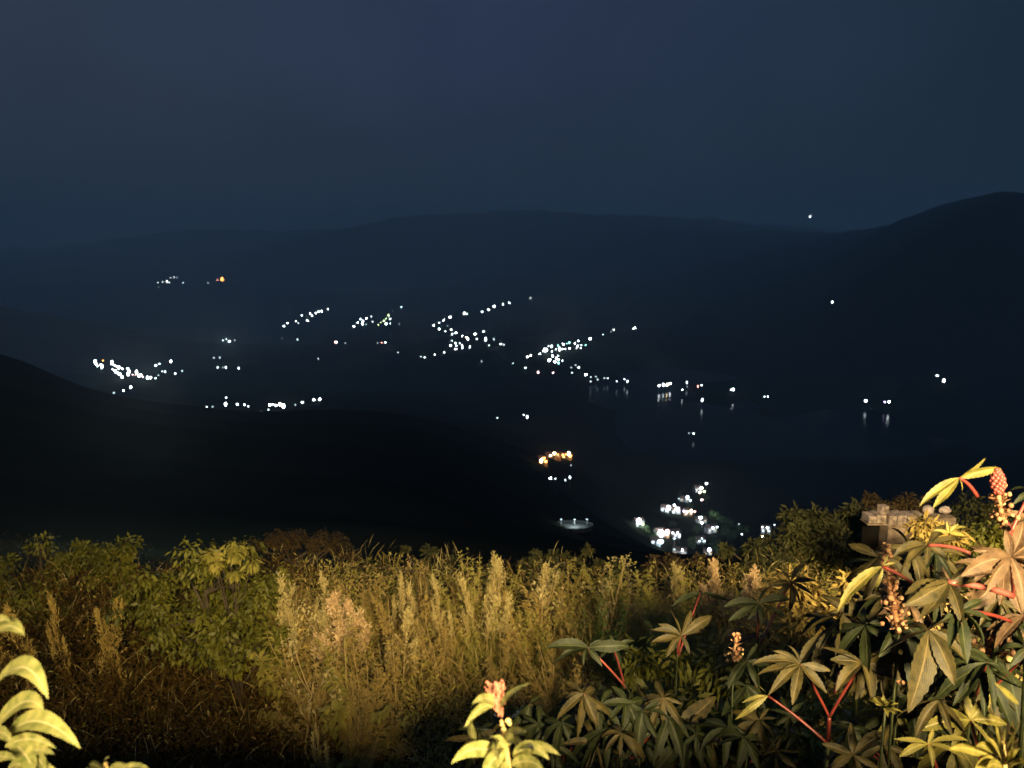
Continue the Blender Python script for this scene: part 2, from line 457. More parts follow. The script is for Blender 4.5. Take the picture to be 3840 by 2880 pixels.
def bez(p0, p1, p2, n):
    t = np.linspace(0, 1, n)[:, None]
    return (1 - t) ** 2 * p0 + 2 * t * (1 - t) * p1 + t ** 2 * p2

def blade(mb, p0, p1, p2, hw, n=9, up=UP, fold=0.3, serr=0.0, peak=0.42, mi=0, roll=0.0, wav=0.0):
    P = bez(np.asarray(p0, float), np.asarray(p1, float), np.asarray(p2, float), n)
    if wav: P = P + UP * (np.sin(np.linspace(0, random.uniform(7, 12), n) + random.uniform(0, 6)) * wav * np.linspace(0, 1, n))[:, None]
    T = np.gradient(P, axis=0); T /= np.linalg.norm(T, axis=1)[:, None] + 1e-9
    Sd = np.cross(T, up); bad = np.linalg.norm(Sd, axis=1) < 0.2
    Sd[bad] = np.cross(T[bad], np.array([0.3, 1, 0.1]))
    Sd /= np.linalg.norm(Sd, axis=1)[:, None] + 1e-9
    Nn = np.cross(Sd, T)
    if roll:
        c, s = math.cos(roll), math.sin(roll)
        Sd, Nn = Sd * c + Nn * s, Nn * c - Sd * s
    t = np.linspace(0, 1, n)
    k = math.log(0.5) / math.log(peak)
    Wd = hw * np.sin(np.pi * np.clip(t, 0, 1) ** k) ** 0.85 + hw * 0.02
    Wd[0] = hw * 0.12; Wd[-1] = hw * 0.01
    mb.ribbon(P, Wd, Sd, Nn, fold=fold, serr=serr, mi=mi)

def castor(mb, c, tips, width=0.125, arch=0.16, up=np.array([0, -0.45, 0.9]), fold=0.28):
    """palmate leaf: one toothed, arched lobe from the centre to each tip"""
    up = nrmz(up)
    for tip in tips:
        tip = np.asarray(tip, float); tip = c + (tip - c) * random.uniform(0.82, 1.06); ln = np.linalg.norm(tip - c)
        mid = (c + tip) / 2 + up * ln * arch * random.uniform(0.7, 1.3)
        sdv = nrmz(np.cross(tip - c, up)) * ln * random.uniform(-0.10, 0.10)
        blade(mb, c, mid + sdv, tip, ln * width * random.uniform(0.8, 1.2), n=19, up=up, fold=fold * random.uniform(0.6, 2.6), serr=0.07, peak=random.uniform(0.42, 0.55), roll=random.uniform(-0.8, 0.8), wav=ln * 0.012)

def stem_mb(pts, r0, r1, sides=7, n=10):
    mb = MB()
    P = bez(np.asarray(pts[0], float), np.asarray(pts[1], float), np.asarray(pts[2], float), n) if len(pts) == 3 else np.asarray(pts, float)
    mb.tube(P, np.linspace(r0, r1, len(P)), sides)
    return mb

def castor_leaf(parent, cx, cy, d, tips, pet=None, mat=None, pmat_=None, k=0.75, width=0.125, arch=0.18, up=(0, -0.45, 0.9), label=None, fold=0.28, pr=0.0060):
    c = at(cx, cy, d)
    T = []
    for tp in tips:
        dd = tp[2] if len(tp) > 2 else -(tp[1] - cy) / F * d * k
        T.append(at(tp[0], tp[1], d + dd))
    mb = MB(); castor(mb, c, T, width, arch, np.array(up), fold)
    lf = mb.build('leaf', mat or M_castor, parent)
    if label: lf['label'] = label
    if pet:
        q = at(pet[0], pet[1], pet[2])
        m = (c + q) / 2 + np.array([0, 0, 0.02])
        o = stem_mb([q, m, c], pr * 1.15, pr).build('petiole', pmat_ or M_red, lf)
    return lf

def star_tips(c, R, n=8, tilt=0.5, yaw=0.0, droop=0.25, start=0.0, span=None):
    """lobe tips of a generic leaf, in metres"""
    nrm = nrmz(np.array([math.sin(yaw) * tilt, -math.cos(yaw) * tilt, 1.0]))
    a = nrmz(np.cross(nrm, [0, 1, 0.1])); b = np.cross(nrm, a)
    T = []
    span = span or 2 * math.pi * 0.86
    for i in range(n):
        th = start + (i / (n - 1) - 0.5) * span
        ln = R * (1 - 0.35 * abs(i / (n - 1) - 0.5) * 2) * random.uniform(0.9, 1.1)
        T.append(c + ln * (math.cos(th) * b + math.sin(th) * a) - UP * ln * droop * 1.9 * random.uniform(0.4, 1.6))
    return T, nrm

def flower_spike(parent, p0, p1, r, n=70, mats=None, name='flower_spike', caps=4):
    """knobbly flower column from p0 to p1"""
    mb = MB(); p0 = np.asarray(p0); p1 = np.asarray(p1); ax = nrmz(p1 - p0); ln = np.linalg.norm(p1 - p0)
    a = nrmz(np.cross(ax, [0.3, 1, 0])); b = np.cross(ax, a)
    mb.tube([p0, (p0 + p1) / 2 + a * ln * 0.02, p1], [r * 0.22, r * 0.18, r * 0.1], 6, mi=0)
    for i in range(n):
        t = random.random(); th = random.uniform(0, 6.28); rr = r * (1.05 - 0.6 * t) * random.uniform(0.35, 1)
        d_ = math.cos(th) * a + math.sin(th) * b
        c = p0 + ax * ln * t; q = c + d_ * rr + ax * rr * 0.3
        s = r * random.uniform(0.14, 0.26)
        if random.random() < 0.3:
            mb.ball(q, s * 0.8, 6, 4, mi=0)
        else:
            blade(mb, c, (c + q) / 2 + ax * s, q + ax * s, s * 0.8, n=4, up=ax, mi=0)
    for i in range(caps):
        t = random.uniform(0.0, 0.55); th = random.uniform(0, 6.28)
        d_ = math.cos(th) * a + math.sin(th) * b
        mb.ball(p0 + ax * ln * t + d_ * r * 0.75, r * random.uniform(0.12, 0.2), 8, 6, mi=1)
    return mb.build(name, mats or [M_flower, M_capsule], parent)

# ------------------------------------------------------------------ castor plants (right)
def root_at(x, y):
    return np.array([x, y, ground(x, y) - 0.05])

# tallest plant, right edge
cA = at(3860, 2330, 2.6)
PA = thing('castor_plant', 'tallest castor plant with a coral flower head rising above the brick pillar', 'plant', tuple(root_at(cA[0] + 0.1, 2.6)), 'castor plants on the bank')
r_ = root_at(cA[0] + 0.1, 2.6)
stem_mb([r_, (r_ + cA) / 2 + np.array([0.05, 0, 0]), cA], 0.018, 0.010).build('stem', M_castordark, PA)
stem_mb([cA, at(3830, 2150, 2.6), at(3775, 1960, 2.6)], 0.013, 0.009).build('stem', M_red, PA)
castor_leaf(PA, 3597, 1793, 2.6, [(3708, 1708), (3768, 1756), (3440, 1905), (3500, 1905), (3608, 1842)], (3665, 1862, 2.6), M_castoryellow, k=0.2, width=0.105, arch=0.10, label='folded yellow young leaf at the top', up=(0.2, -0.8, 0.6))
flower_spike(PA, at(3765, 1975, 2.6), at(3738, 1790, 2.6), 0.05, 90, caps=5)
mb = MB(); c0 = at(3742, 1850, 2.58); c1 = at(3741, 1762, 2.6)
for i in range(60):
    th = i * 2.4; i = i * 25 / 59
    q = c0 * (1 - i / 25) + c1 * i / 25; r = 0.040 * math.sin(0.35 + 2.6 * i / 25)
    mb.ball(q + np.array([math.cos(th) * r * 0.5, math.sin(th) * r * 0.5, 0]), 0.0085, 6, 4)
mb.build('bud', M_pink, PA)
castor_leaf(PA, 3790, 2090, 2.45, [(3640, 2062), (3590, 2165), (3680, 2245), (3835, 2290), (3960, 2250), (4000, 2120), (3960, 2000), (3835, 1960), (3768, 1985)], (3800, 2235, 2.6), M_castorbrown, k=0.55, pmat_=M_pink, label='large bronze leaf facing the camera', width=0.15, arch=0.12)
castor_leaf(PA, 3555, 2185, 2.55, [(3375, 2235), (3360, 2290), (3425, 2350), (3610, 2350), (3680, 2180), (3620, 2130), (3480, 2130)], (3800, 2235, 2.55), M_castor, pmat_=M_pink, pr=0.010)
castor_leaf(PA, 3480, 2045, 2.75, [(3345, 2090), (3400, 2120), (3470, 2140), (3560, 2110), (3620, 2020), (3560, 1950), (3430, 2010)], (3640, 2075, 2.65), M_castor, pmat_=M_pink)
castor_leaf(PA, 3560, 2000, 2.6, [(3600, 1960), (3640, 1975), (3625, 2010), (3550, 1945), (3500, 1990)], None, M_castoryellow, k=0.3, width=0.13)
castor_leaf(PA, 3600, 2290, 2.5, [(3560, 2430), (3630, 2520), (3700, 2440), (3730, 2330), (3680, 2250), (3520, 2340)], (3790, 2330, 2.6), M_castordark)
castor_leaf(PA, 3870, 1840, 2.7, [(3800, 1890), (3780, 1840), (3830, 1790), (3920, 1780), (3990, 1850)], (3790, 2000, 2.65), M_castordark)
castor_leaf(PA, 3850, 1940, 2.8, [(3750, 1930), (3775, 1980), (3840, 2020), (3950, 1990)], None, M_castorbrown)
castor_leaf(PA, 3310, 2125, 2.9, [(3120, 2310), (3180, 2230), (3270, 2225), (3370, 2110), (3330, 2080)], (3480, 2230, 2.8), M_castoryellow, k=0.15, width=0.10, label='thin yellow green leaf pointing down to the left')

# plant with the red forked petioles
cB = at(3105, 2780, 3.3)
rB = root_at(cB[0], 3.3)
PB = thing('castor_plant', 'castor plant with two star shaped leaves on bright red forked petioles', 'plant', tuple(rB), 'castor plants on the bank')
fk = at(3110, 2690, 3.3)
stem_mb([rB, (rB + cB) / 2, cB], 0.018, 0.011).build('stem', M_castordark, PB)
stem_mb([cB, (cB + fk) / 2, fk], 0.010, 0.009).build('stem', M_red, PB)
castor_leaf(PB, 3000, 2492, 3.25, [(2828, 2492), (2815, 2537), (2858, 2632), (2968, 2662), (3108, 2610), (3125, 2520), (3082, 2370), (2950, 2420), (2880, 2430)], (3110, 2690, 3.3), M_castor, label='star shaped leaf on a red petiole')
castor_leaf(PB, 3235, 2487, 3.2, [(3085, 2430), (3110, 2475), (3130, 2600), (3268, 2625), (3560, 2522), (3370, 2395), (3250, 2380)], (3110, 2690, 3.3), M_castor, width=0.16)
castor_leaf(PB, 2880, 2610, 3.35, [(2735, 2715), (2770, 2640), (2830, 2560), (2930, 2560)], (3105, 2790, 3.2), M_castoryellow, k=0.1, width=0.09)
castor_leaf(PB, 3190, 2330, 3.7, [(3050, 2350), (3080, 2420), (3170, 2440), (3290, 2390), (3300, 2320), (3195, 2245), (3100, 2290)], (3130, 2600, 3.5), M_castor)
castor_leaf(PB, 3200, 2830, 3.0, [(3060, 2780), (3100, 2900), (3220, 2980), (3320, 2900), (3320, 2750), (3190, 2700)], (3110, 2880, 3.2), M_castor)
castor_leaf(PB, 3640, 2700, 3.0, [(3560, 2520), (3500, 2650), (3420, 2740), (3560, 2840), (3740, 2830), (3790, 2720), (3720, 2600)], (3700, 2960, 3.0), M_castoryellow, label='toothed yellow green leaf', width=0.13)
castor_leaf(PB, 3480, 2790, 2.6, [(3330, 2770), (3370, 2840), (3500, 2900), (3640, 2860), (3640, 2780), (3500, 2730)], (3540, 2980, 2.6), M_castoryellow)

# slimmer plants to the left
def slim(name_label, x, y, d, leaves, root_px, mat=M_castor):
    top = at(x, y, d); q = at(root_px[0], root_px[1], d); rt = root_at(q[0], d)
    p = thing('castor_plant', name_label, 'plant', tuple(rt), 'castor plants on the bank')
    stem_mb([rt, (rt + q) / 2, q], 0.015, 0.009).build('stem', M_castordark, p)
    stem_mb([q, (top + q) / 2, top], 0.009, 0.006).build('stem', M_castordark, p)
    for lf in leaves: castor_leaf(p, *lf[:4], **lf[4])
    return p
slim('slender castor plant, its open star leaf before the feathery weeds', 2540, 2450, 4.6, [
    (2555, 2385, 4.6, [(2465, 2338), (2440, 2362), (2448, 2408), (2495, 2472), (2590, 2462), (2650, 2370), (2692, 2297), (2592, 2285), (2520, 2300)], dict(pet=(2540, 2450, 4.6), pr=0.006)),
    (2625, 2228, 5.0, [(2505, 2282), (2560, 2245), (2630, 2275), (2700, 2255), (2745, 2262)], dict(pet=(2545, 2460, 4.7), mat=M_castordark, pr=0.005)),
    (2520, 2770, 4.0, [(2365, 2768), (2385, 2865), (2520, 2890), (2640, 2830), (2700, 2600), (2600, 2700), (2430, 2735)], dict(pet=(2530, 2900, 4.1)))], (2530, 2700))
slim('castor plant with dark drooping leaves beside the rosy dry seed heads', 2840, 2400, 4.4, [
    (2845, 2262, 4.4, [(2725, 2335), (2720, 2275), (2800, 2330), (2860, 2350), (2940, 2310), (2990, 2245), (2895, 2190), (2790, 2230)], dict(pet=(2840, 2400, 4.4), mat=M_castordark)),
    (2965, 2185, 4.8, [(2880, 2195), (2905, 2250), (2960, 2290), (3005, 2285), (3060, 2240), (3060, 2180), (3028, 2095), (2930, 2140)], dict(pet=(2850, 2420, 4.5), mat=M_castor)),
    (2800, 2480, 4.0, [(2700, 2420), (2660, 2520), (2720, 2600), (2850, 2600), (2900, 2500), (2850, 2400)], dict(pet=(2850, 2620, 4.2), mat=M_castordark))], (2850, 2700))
slim('low castor plant with a dark spread leaf on a pink petiole in the weeds', 2340, 2560, 4.4, [
    (2205, 2430, 4.4, [(2070, 2495), (2040, 2430), (2100, 2470), (2130, 2400), (2185, 2510), (2260, 2500), (2290, 2400), (2385, 2425)], dict(pet=(2340, 2570, 4.4), mat=M_castordark, pmat_=M_pink, width=0.12)),
    (2300, 2430, 4.9, [(2240, 2480), (2330, 2520), (2400, 2470), (2380, 2400), (2290, 2380)], dict(pet=(2345, 2580, 4.6), mat=M_castordark))], (2420, 2700))
# flower spikes standing on their own stems
def spike_plant(lbl, px0, py0, px1, py1, d, r, n):
    p0 = at(px0, py0, d); rt = root_at(p0[0], d)
    p = thing('flowering_castor', lbl, 'plant', tuple(rt), 'castor plants in flower')
    stem_mb([rt, (rt + p0) / 2 + np.array([0.04, 0.03, 0]), p0], 0.011, 0.006).build('stem', M_castordark, p)
    flower_spike(p, p0, at(px1, py1, d), r, n)
    c = at((px0 + px1) / 2 + 40, (py0 + py1) / 2 + 130, d + 0.1)
    T, nn = star_tips(c, 0.2, 7, 0.7, 0.3, 0.3)
    mb = MB(); castor(mb, c, T, 0.15, 0.15, nn); mb.build('leaf', M_castordark, p)
spike_plant('tall orange flower spike standing in front of the brick pillar', 3370, 2370, 3318, 2045, 3.1, 0.06, 170)
spike_plant('short coral flower spike among dark leaves below the dry seed heads', 2750, 2500, 2765, 2385, 4.0, 0.06, 70)
spike_plant('pinkish dry flower spike at the far end of the castor plants', 3700, 2480, 3780, 2300, 3.3, 0.10, 120)
spike_plant('pale orange flower spike with cream capsules below the tall one', 3370, 2560, 3355, 2400, 3.3, 0.05, 90)

# dark lower foliage: castor bushes
def castor_bush(lbl, cx, cy, d, rpx_x, rpx_y, n, mats, seed):
    random.seed(seed)
    c = at(cx, cy, d); rt = root_at(c[0], d + 0.2)
    p = thing('castor_bush', lbl, 'plant', tuple(rt), 'leafy castor bushes on the bank')
    stem_mb([rt, (rt + c) / 2 + np.array([0.05, 0, 0]), c], 0.025, 0.012).build('stem', M_castordark, p)
    for i in range(n):
        for _ in range(20):
            ax, ay = random.uniform(-1, 1), random.uniform(-1, 1)
            if ax * ax + ay * ay < 1: break
        dd = d + random.uniform(-0.35, 0.6)
        q = at(cx + ax * rpx_x, cy + ay * rpx_y, dd)
        R = random.uniform(0.13, 0.24)
        T, nn = star_tips(q, R, random.choice([6, 7, 8]), random.uniform(0.2, 1.0), random.uniform(-0.8, 0.8), random.uniform(0.15, 0.5), random.uniform(-1, 1) + math.pi * 0.9)
        mb = MB(); castor(mb, q, T, random.uniform(0.10, 0.14), 0.2, nn)
        lf = mb.build('leaf', random.choice(mats), p)
        base = c * 0.6 + q * 0.4 - UP * 0.15
        stem_mb([base, (base + q) / 2 - UP * 0.03, q], 0.006, 0.005, sides=5, n=6).build('petiole', M_red if random.random() < 0.35 else M_castordark, lf)
    return p
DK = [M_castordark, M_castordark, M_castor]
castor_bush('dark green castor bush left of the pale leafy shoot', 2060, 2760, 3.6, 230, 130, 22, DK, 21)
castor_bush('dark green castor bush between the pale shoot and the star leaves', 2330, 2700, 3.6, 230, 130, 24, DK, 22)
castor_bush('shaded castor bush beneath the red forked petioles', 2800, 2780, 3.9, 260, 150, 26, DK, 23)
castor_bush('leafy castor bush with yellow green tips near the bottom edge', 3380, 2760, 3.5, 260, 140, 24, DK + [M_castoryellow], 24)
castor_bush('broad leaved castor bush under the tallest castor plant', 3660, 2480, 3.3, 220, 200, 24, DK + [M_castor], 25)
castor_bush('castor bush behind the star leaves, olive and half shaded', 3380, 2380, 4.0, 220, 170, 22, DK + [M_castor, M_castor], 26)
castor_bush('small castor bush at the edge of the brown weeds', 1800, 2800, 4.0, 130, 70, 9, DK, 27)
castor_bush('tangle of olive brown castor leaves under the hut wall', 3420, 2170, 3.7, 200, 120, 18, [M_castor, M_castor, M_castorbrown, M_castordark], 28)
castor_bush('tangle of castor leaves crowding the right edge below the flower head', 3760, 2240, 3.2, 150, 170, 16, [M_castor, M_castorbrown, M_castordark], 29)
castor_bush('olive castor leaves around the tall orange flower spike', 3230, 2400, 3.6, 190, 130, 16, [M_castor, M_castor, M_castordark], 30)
random.seed(5)

# ------------------------------------------------------------------ pale leafy shoots
def leafy_shoot(label, base_px, top_px, d, leaves, small, mat=M_amaranth, hw=0.26, name='leafy_weed', group=None):
    b = at(*base_px, d); t = at(*top_px, d); rt = root_at(b[0], d + 0.05)
    p = thing(name, label, 'plant', tuple(rt), group)
    stem_mb([rt, (rt + b) / 2, b], 0.012, 0.008).build('stem', M_drystem, p)
    stem_mb([b, (b + t) / 2 + np.array([0.005, 0, 0]), t], 0.007, 0.004).build('stem', M_drystem, p)
    for lf in leaves:   # (x0,y0, xm,ym, x1,y1, halfwidth px, roll)
        x0, y0, xm, ym, x1, y1, w_, roll = lf
        mb = MB()
        blade(mb, at(x0, y0, d), at(xm, ym, d - 0.06), at(x1, y1, d - 0.12), w_ / F * d, n=17, up=np.array([0, -0.75, 0.65]), fold=hw, serr=0.02, peak=0.4, roll=roll)
        mb.build('leaf', mat, p)
    return p

sh = leafy_shoot('pale green leafy shoot topped by a red seed spike', (1915, 2960), (1880, 2700), 1.5, [
    (1880, 2830, 1770, 2770, 1692, 2865, 30, 0.3), (1900, 2830, 1820, 2830, 1815, 2960, 34, 0.5),
    (1925, 2840, 1990, 2760, 2060, 2850, 26, -0.2), (1905, 2810, 1850, 2760, 1838, 2768, 22, 0.2),
    (1960, 2820, 2020, 2770, 2100, 2832, 20, -0.3), (1920, 2870, 1990, 2830, 2040, 2890, 28, -0.4),
    (1895, 2760, 1930, 2730, 1975, 2745, 16, -0.2), (1895, 2780, 1930, 2770, 1960, 2785, 14, 0),
    (1885, 2790, 1850, 2800, 1870, 2850, 24, 0.2), (1905, 2860, 1880, 2900, 1900, 2960, 26, 0.6),
    (1940, 2800, 1990, 2790, 2000, 2815, 16, 0.1), (1900, 2800, 1915, 2750, 1905, 2735, 18, 0.1),
    (1870, 2665, 1900, 2590, 1990, 2562, 13, 0.3), (1860, 2640, 1790, 2640, 1742, 2730, 16, 0.2),
    (1865, 2640, 1820, 2600, 1770, 2640, 20, 0.1), (1780, 2790, 1760, 2740, 1768, 2705, 17, 0.0)], None)
mb = MB()
random.seed(9)
for i in range(17):
    x = random.uniform(1822, 1892); q0 = at(1880 - i * 1.2, 2690 - i * 8, 1.5); q1 = at(x, random.uniform(2555, 2610), 1.5 + random.uniform(-0.03, 0.03))
    mb.tube(bez(q0, (q0 + q1) / 2 + np.array([random.uniform(-.02, .02), 0, -0.01]), q1, 7), np.linspace(0.0032, 0.0018, 7), 5)
    for k in range(14):
        t_ = random.random(); mb.ball(q0 * (1 - t_) + q1 * t_ + RG.normal(0, 0.003, 3), random.uniform(0.002, 0.0042), 5, 4)
mb.build('seed_spike', M_redspike, sh)
mb = MB()
for (x, y, s) in ((1905, 2702, 7), (1888, 2735, 6), (1912, 2715, 5), (1880, 2716, 4)):
    mb.ball(at(x, y, 1.48), s * 1.9 / F * 1.5, 8, 6, sz=0.8)
mb.build('bud', M_capsule, sh)

leafy_shoot('bright broad leaved weed with long arching leaves at the left edge', (-40, 2960), (-45, 2380), 1.4, [
    (-40, 2620, 90, 2380, 181, 2622, 46, 0.45), (-30, 2740, 110, 2560, 163, 2670, 42, 0.2),
    (20, 2770, 130, 2620, 303, 2808, 44, 0.35), (-60, 2440, 20, 2290, 92, 2384, 38, 0.3),
    (-60, 2380, -10, 2300, 40, 2330, 22, 0.0), (20, 2800, 110, 2740, 212, 2806, 24, -0.2),
    (40, 2840, 150, 2790, 205, 2830, 20, 0.1), (40, 2780, 110, 2820, 135, 2920, 32, 0.4),
    (60, 2830, 170, 2830, 170, 2900, 26, 0.2), (-60, 2860, 20, 2820, 60, 2850, 20, 0.1),
    (-40, 2760, 10, 2720, 50, 2790, 24, 0.0), (30, 2880, 90, 2840, 140, 2900, 30, 0.2),
    (60, 2880, 140, 2850, 215, 2890, 20, 0.0)], None, name='leafy_weed')
leafy_shoot('small olive weed tip poking up at the bottom edge', (400, 2990), (395, 2860), 1.4, [
    (395, 2900, 380, 2850, 410, 2838, 14, 0.3), (395, 2890, 350, 2850, 330, 2868, 12, 0.1), (400, 2900, 440, 2855, 478, 2876, 13, -0.2),
    (400, 2900, 520, 2850, 560, 2885, 12, 0.2), (390, 2905, 380, 2880, 300, 2890, 12, 0.2)], None, name='leafy_weed')
leafy_shoot('bright yellow green clump of slim leaves at the bottom right corner', (3770, 2990), (3760, 2780), 1.7, [
    (3760, 2820, 3720, 2740, 3740, 2690, 16, 0.1), (3760, 2830, 3800, 2750, 3830, 2700, 16, -0.1), (3750, 2830, 3690, 2780, 3660, 2800, 18, 0.3),
    (3740, 2850, 3680, 2850, 3650, 2900, 22, 0.2), (3765, 2850, 3800, 2800, 3860, 2810, 20, -0.2), (3760, 2860, 3740, 2800, 3700, 2760, 14, 0),
    (3770, 2870, 3790, 2820, 3800, 2770, 12, 0.1), (3760, 2880, 3720, 2850, 3700, 2880, 18, 0.2), (3780, 2880, 3830, 2840, 3870, 2870, 16, 0),
    (3755, 2840, 3760, 2780, 3770, 2730, 12, 0.2), (3720, 2840, 3620, 2790, 3560, 2810, 20, 0.2), (3820, 2640, 3770, 2600, 3730, 2560, 14, 0.2)], None, mat=M_castoryellow, name='leafy_weed')
# yellow flower cluster between the castor leaves
yc = at(3320, 2650, 3.0)
yf = thing('yellow_flower_head', 'small yellow green flower head between the star leaves and the toothed leaf', 'flower', tuple(root_at(yc[0], 3.0)))
rt = root_at(yc[0], 3.0)
stem_mb([rt, (rt + yc) / 2, yc], 0.01, 0.006).build('stem', M_castordark, yf)
mb = MB()
for i in range(46):
    a_ = random.uniform(0, 6.28); e_ = random.uniform(-0.2, 1.4)
    dr = np.array([math.cos(a_) * math.cos(e_), math.sin(a_) * math.cos(e_), math.sin(e_) * 0.6])
    blade(mb, yc + dr * 0.01, yc + dr * 0.04, yc + dr * random.uniform(0.04, 0.075), 0.008, n=5)
mb.build('petals', M_castoryellow, yf)

# ------------------------------------------------------------------ weeds of the terrace
def slivers(n, length, width, spread, z0, z1, radius, droop=0.0, up_bias=0.8, taper=True, mb=None, mi=0, cx=0.0, cy=0.0, lean=(0, 0)):
    """many small pointed blades round an axis"""
    t = RG.random(n) ** 0.9
    z = z0 + (z1 - z0) * t
    rad = radius * ((1 - t) * 0.9 + 0.12 if taper else np.ones(n)) * np.sqrt(RG.random(n))
    th = RG.random(n) * 2 * math.pi
    px = cx + lean[0] * t + rad * np.cos(th); py = cy + lean[1] * t + rad * np.sin(th)
    dirs = np.stack([np.cos(th) * spread, np.sin(th) * spread, np.full(n, up_bias)], 1) + RG.normal(0, 0.35, (n, 3))
    dirs /= np.linalg.norm(dirs, axis=1)[:, None]
    ln = length * RG.uniform(0.6, 1.3, n)
    base = np.stack([px, py, z], 1)
    sd = np.cross(dirs, RG.normal(0, 1, (n, 3))); sd /= np.linalg.norm(sd, axis=1)[:, None] + 1e-9
    mid = base + dirs * ln[:, None] * 0.45
    tip = base + dirs * ln[:, None]; tip[:, 2] -= droop * ln
    wv = width * RG.uniform(0.7, 1.3, n)[:, None]
    V = np.stack([base, mid + sd * wv, tip, mid - sd * wv], 1).reshape(-1, 3)
    Fs = (np.arange(n)[:, None] * 4 + np.arange(4)[None, :]).tolist()
    mb.add(V, Fs, np.tile([[0, .5], [.5, 1], [1, .5], [.5, 0]], (n, 1)), mi)

def variant_plume(h=1.0, seed=0, mats=(M_drystem, M_straw, M_dryleaf), spikes=3, dens=230):
    """dry weed with upright tapering seed heads; unit height 1 scaled later; built at the origin, height 2 m"""
    global RG
    RG = np.random.default_rng(seed); rnd = random.Random(seed)
    root = thing('plume_weed', 'x', 'weed')
    st = MB(); hd = MB(); lv = MB()
    H = 2.0
    st.tube([(0, 0, 0), (0.02, 0, 0.9), (0, 0, 1.75)], [0.014, 0.010, 0.004], 5)
    def panicle(x0, y0, z0, z1, rad, n):
        m = max(5, int(n / 16))
        for q in range(m):
            t = rnd.random() ** 0.8; a = rnd.uniform(0, 6.28); zz = z0 + (z1 - z0) * t * 0.85
            l = (1 - t * 0.8) * rad * rnd.uniform(0.6, 2.0)
            e = np.array([x0 + math.cos(a) * l, y0 + math.sin(a) * l, zz + rnd.uniform(0.08, 0.22) * (1.15 - t * 0.5)])
            b = np.array([x0, y0, zz]); P = bez(b, (b + e) / 2 + np.array([math.cos(a), math.sin(a), 0]) * l * 0.3, e, 5)
            st.tube(P, [0.003, 0.0025, 0.002, 0.0015, 0.001], 3)
            k = int(n / m); tt = RG.random(k)[:, None]
            B = b * (1 - tt) + e * tt + RG.normal(0, 0.010, (k, 3))
            D = (e - b)[None, :] / (np.linalg.norm(e - b) + 1e-6) * 0.9 + RG.normal(0, 0.55, (k, 3)); D[:, 2] += 0.25
            D /= np.linalg.norm(D, axis=1)[:, None]; L_ = RG.uniform(0.02, 0.06, (k, 1))
            Sx = np.cross(D, RG.normal(0, 1, (k, 3))); Sx /= np.linalg.norm(Sx, axis=1)[:, None] + 1e-9; W_ = RG.uniform(0.003, 0.0075, (k, 1))
            V = np.stack([B, B + D * L_ * 0.45 + Sx * W_, B + D * L_, B + D * L_ * 0.45 - Sx * W_], 1).reshape(-1, 3)
            hd.add(V, (np.arange(k)[:, None] * 4 + np.arange(4)[None, :]).tolist(), np.tile([[0, .5], [.5, 1], [1, .5], [.5, 0]], (k, 1)))
        slivers(int(n * 0.12), 0.04, 0.005, 0.4, z1 - 0.16, z1, 0.02, mb=hd, cx=x0, cy=y0)
    panicle(0.0, 0.0, 1.25, 2.0, 0.10, dens * 2)
    for k in range(spikes):
        a = rnd.uniform(0, 6.28); z = rnd.uniform(0.92, 1.35); l = rnd.uniform(0.08, 0.24)
        x1, y1 = math.cos(a) * l, math.sin(a) * l; zt = z + rnd.uniform(0.4, 0.65)
        st.tube([(0.01, 0, z), (x1 * 0.8, y1 * 0.8, z + 0.15), (x1, y1, zt - 0.15)], [0.006, 0.005, 0.003], 4)
        panicle(x1, y1, zt - rnd.uniform(0.3, 0.5), zt, 0.06, int(dens * 0.9))
    slivers(60, 0.18, 0.011, 1.2, 0.25, 1.35, 0.06, droop=0.5, up_bias=0.25, taper=False, mb=lv)
    st.build('stem', mats[0], root); hd.build('seed_head', mats[1], root); lv.build('foliage', mats[2], root)
    return root

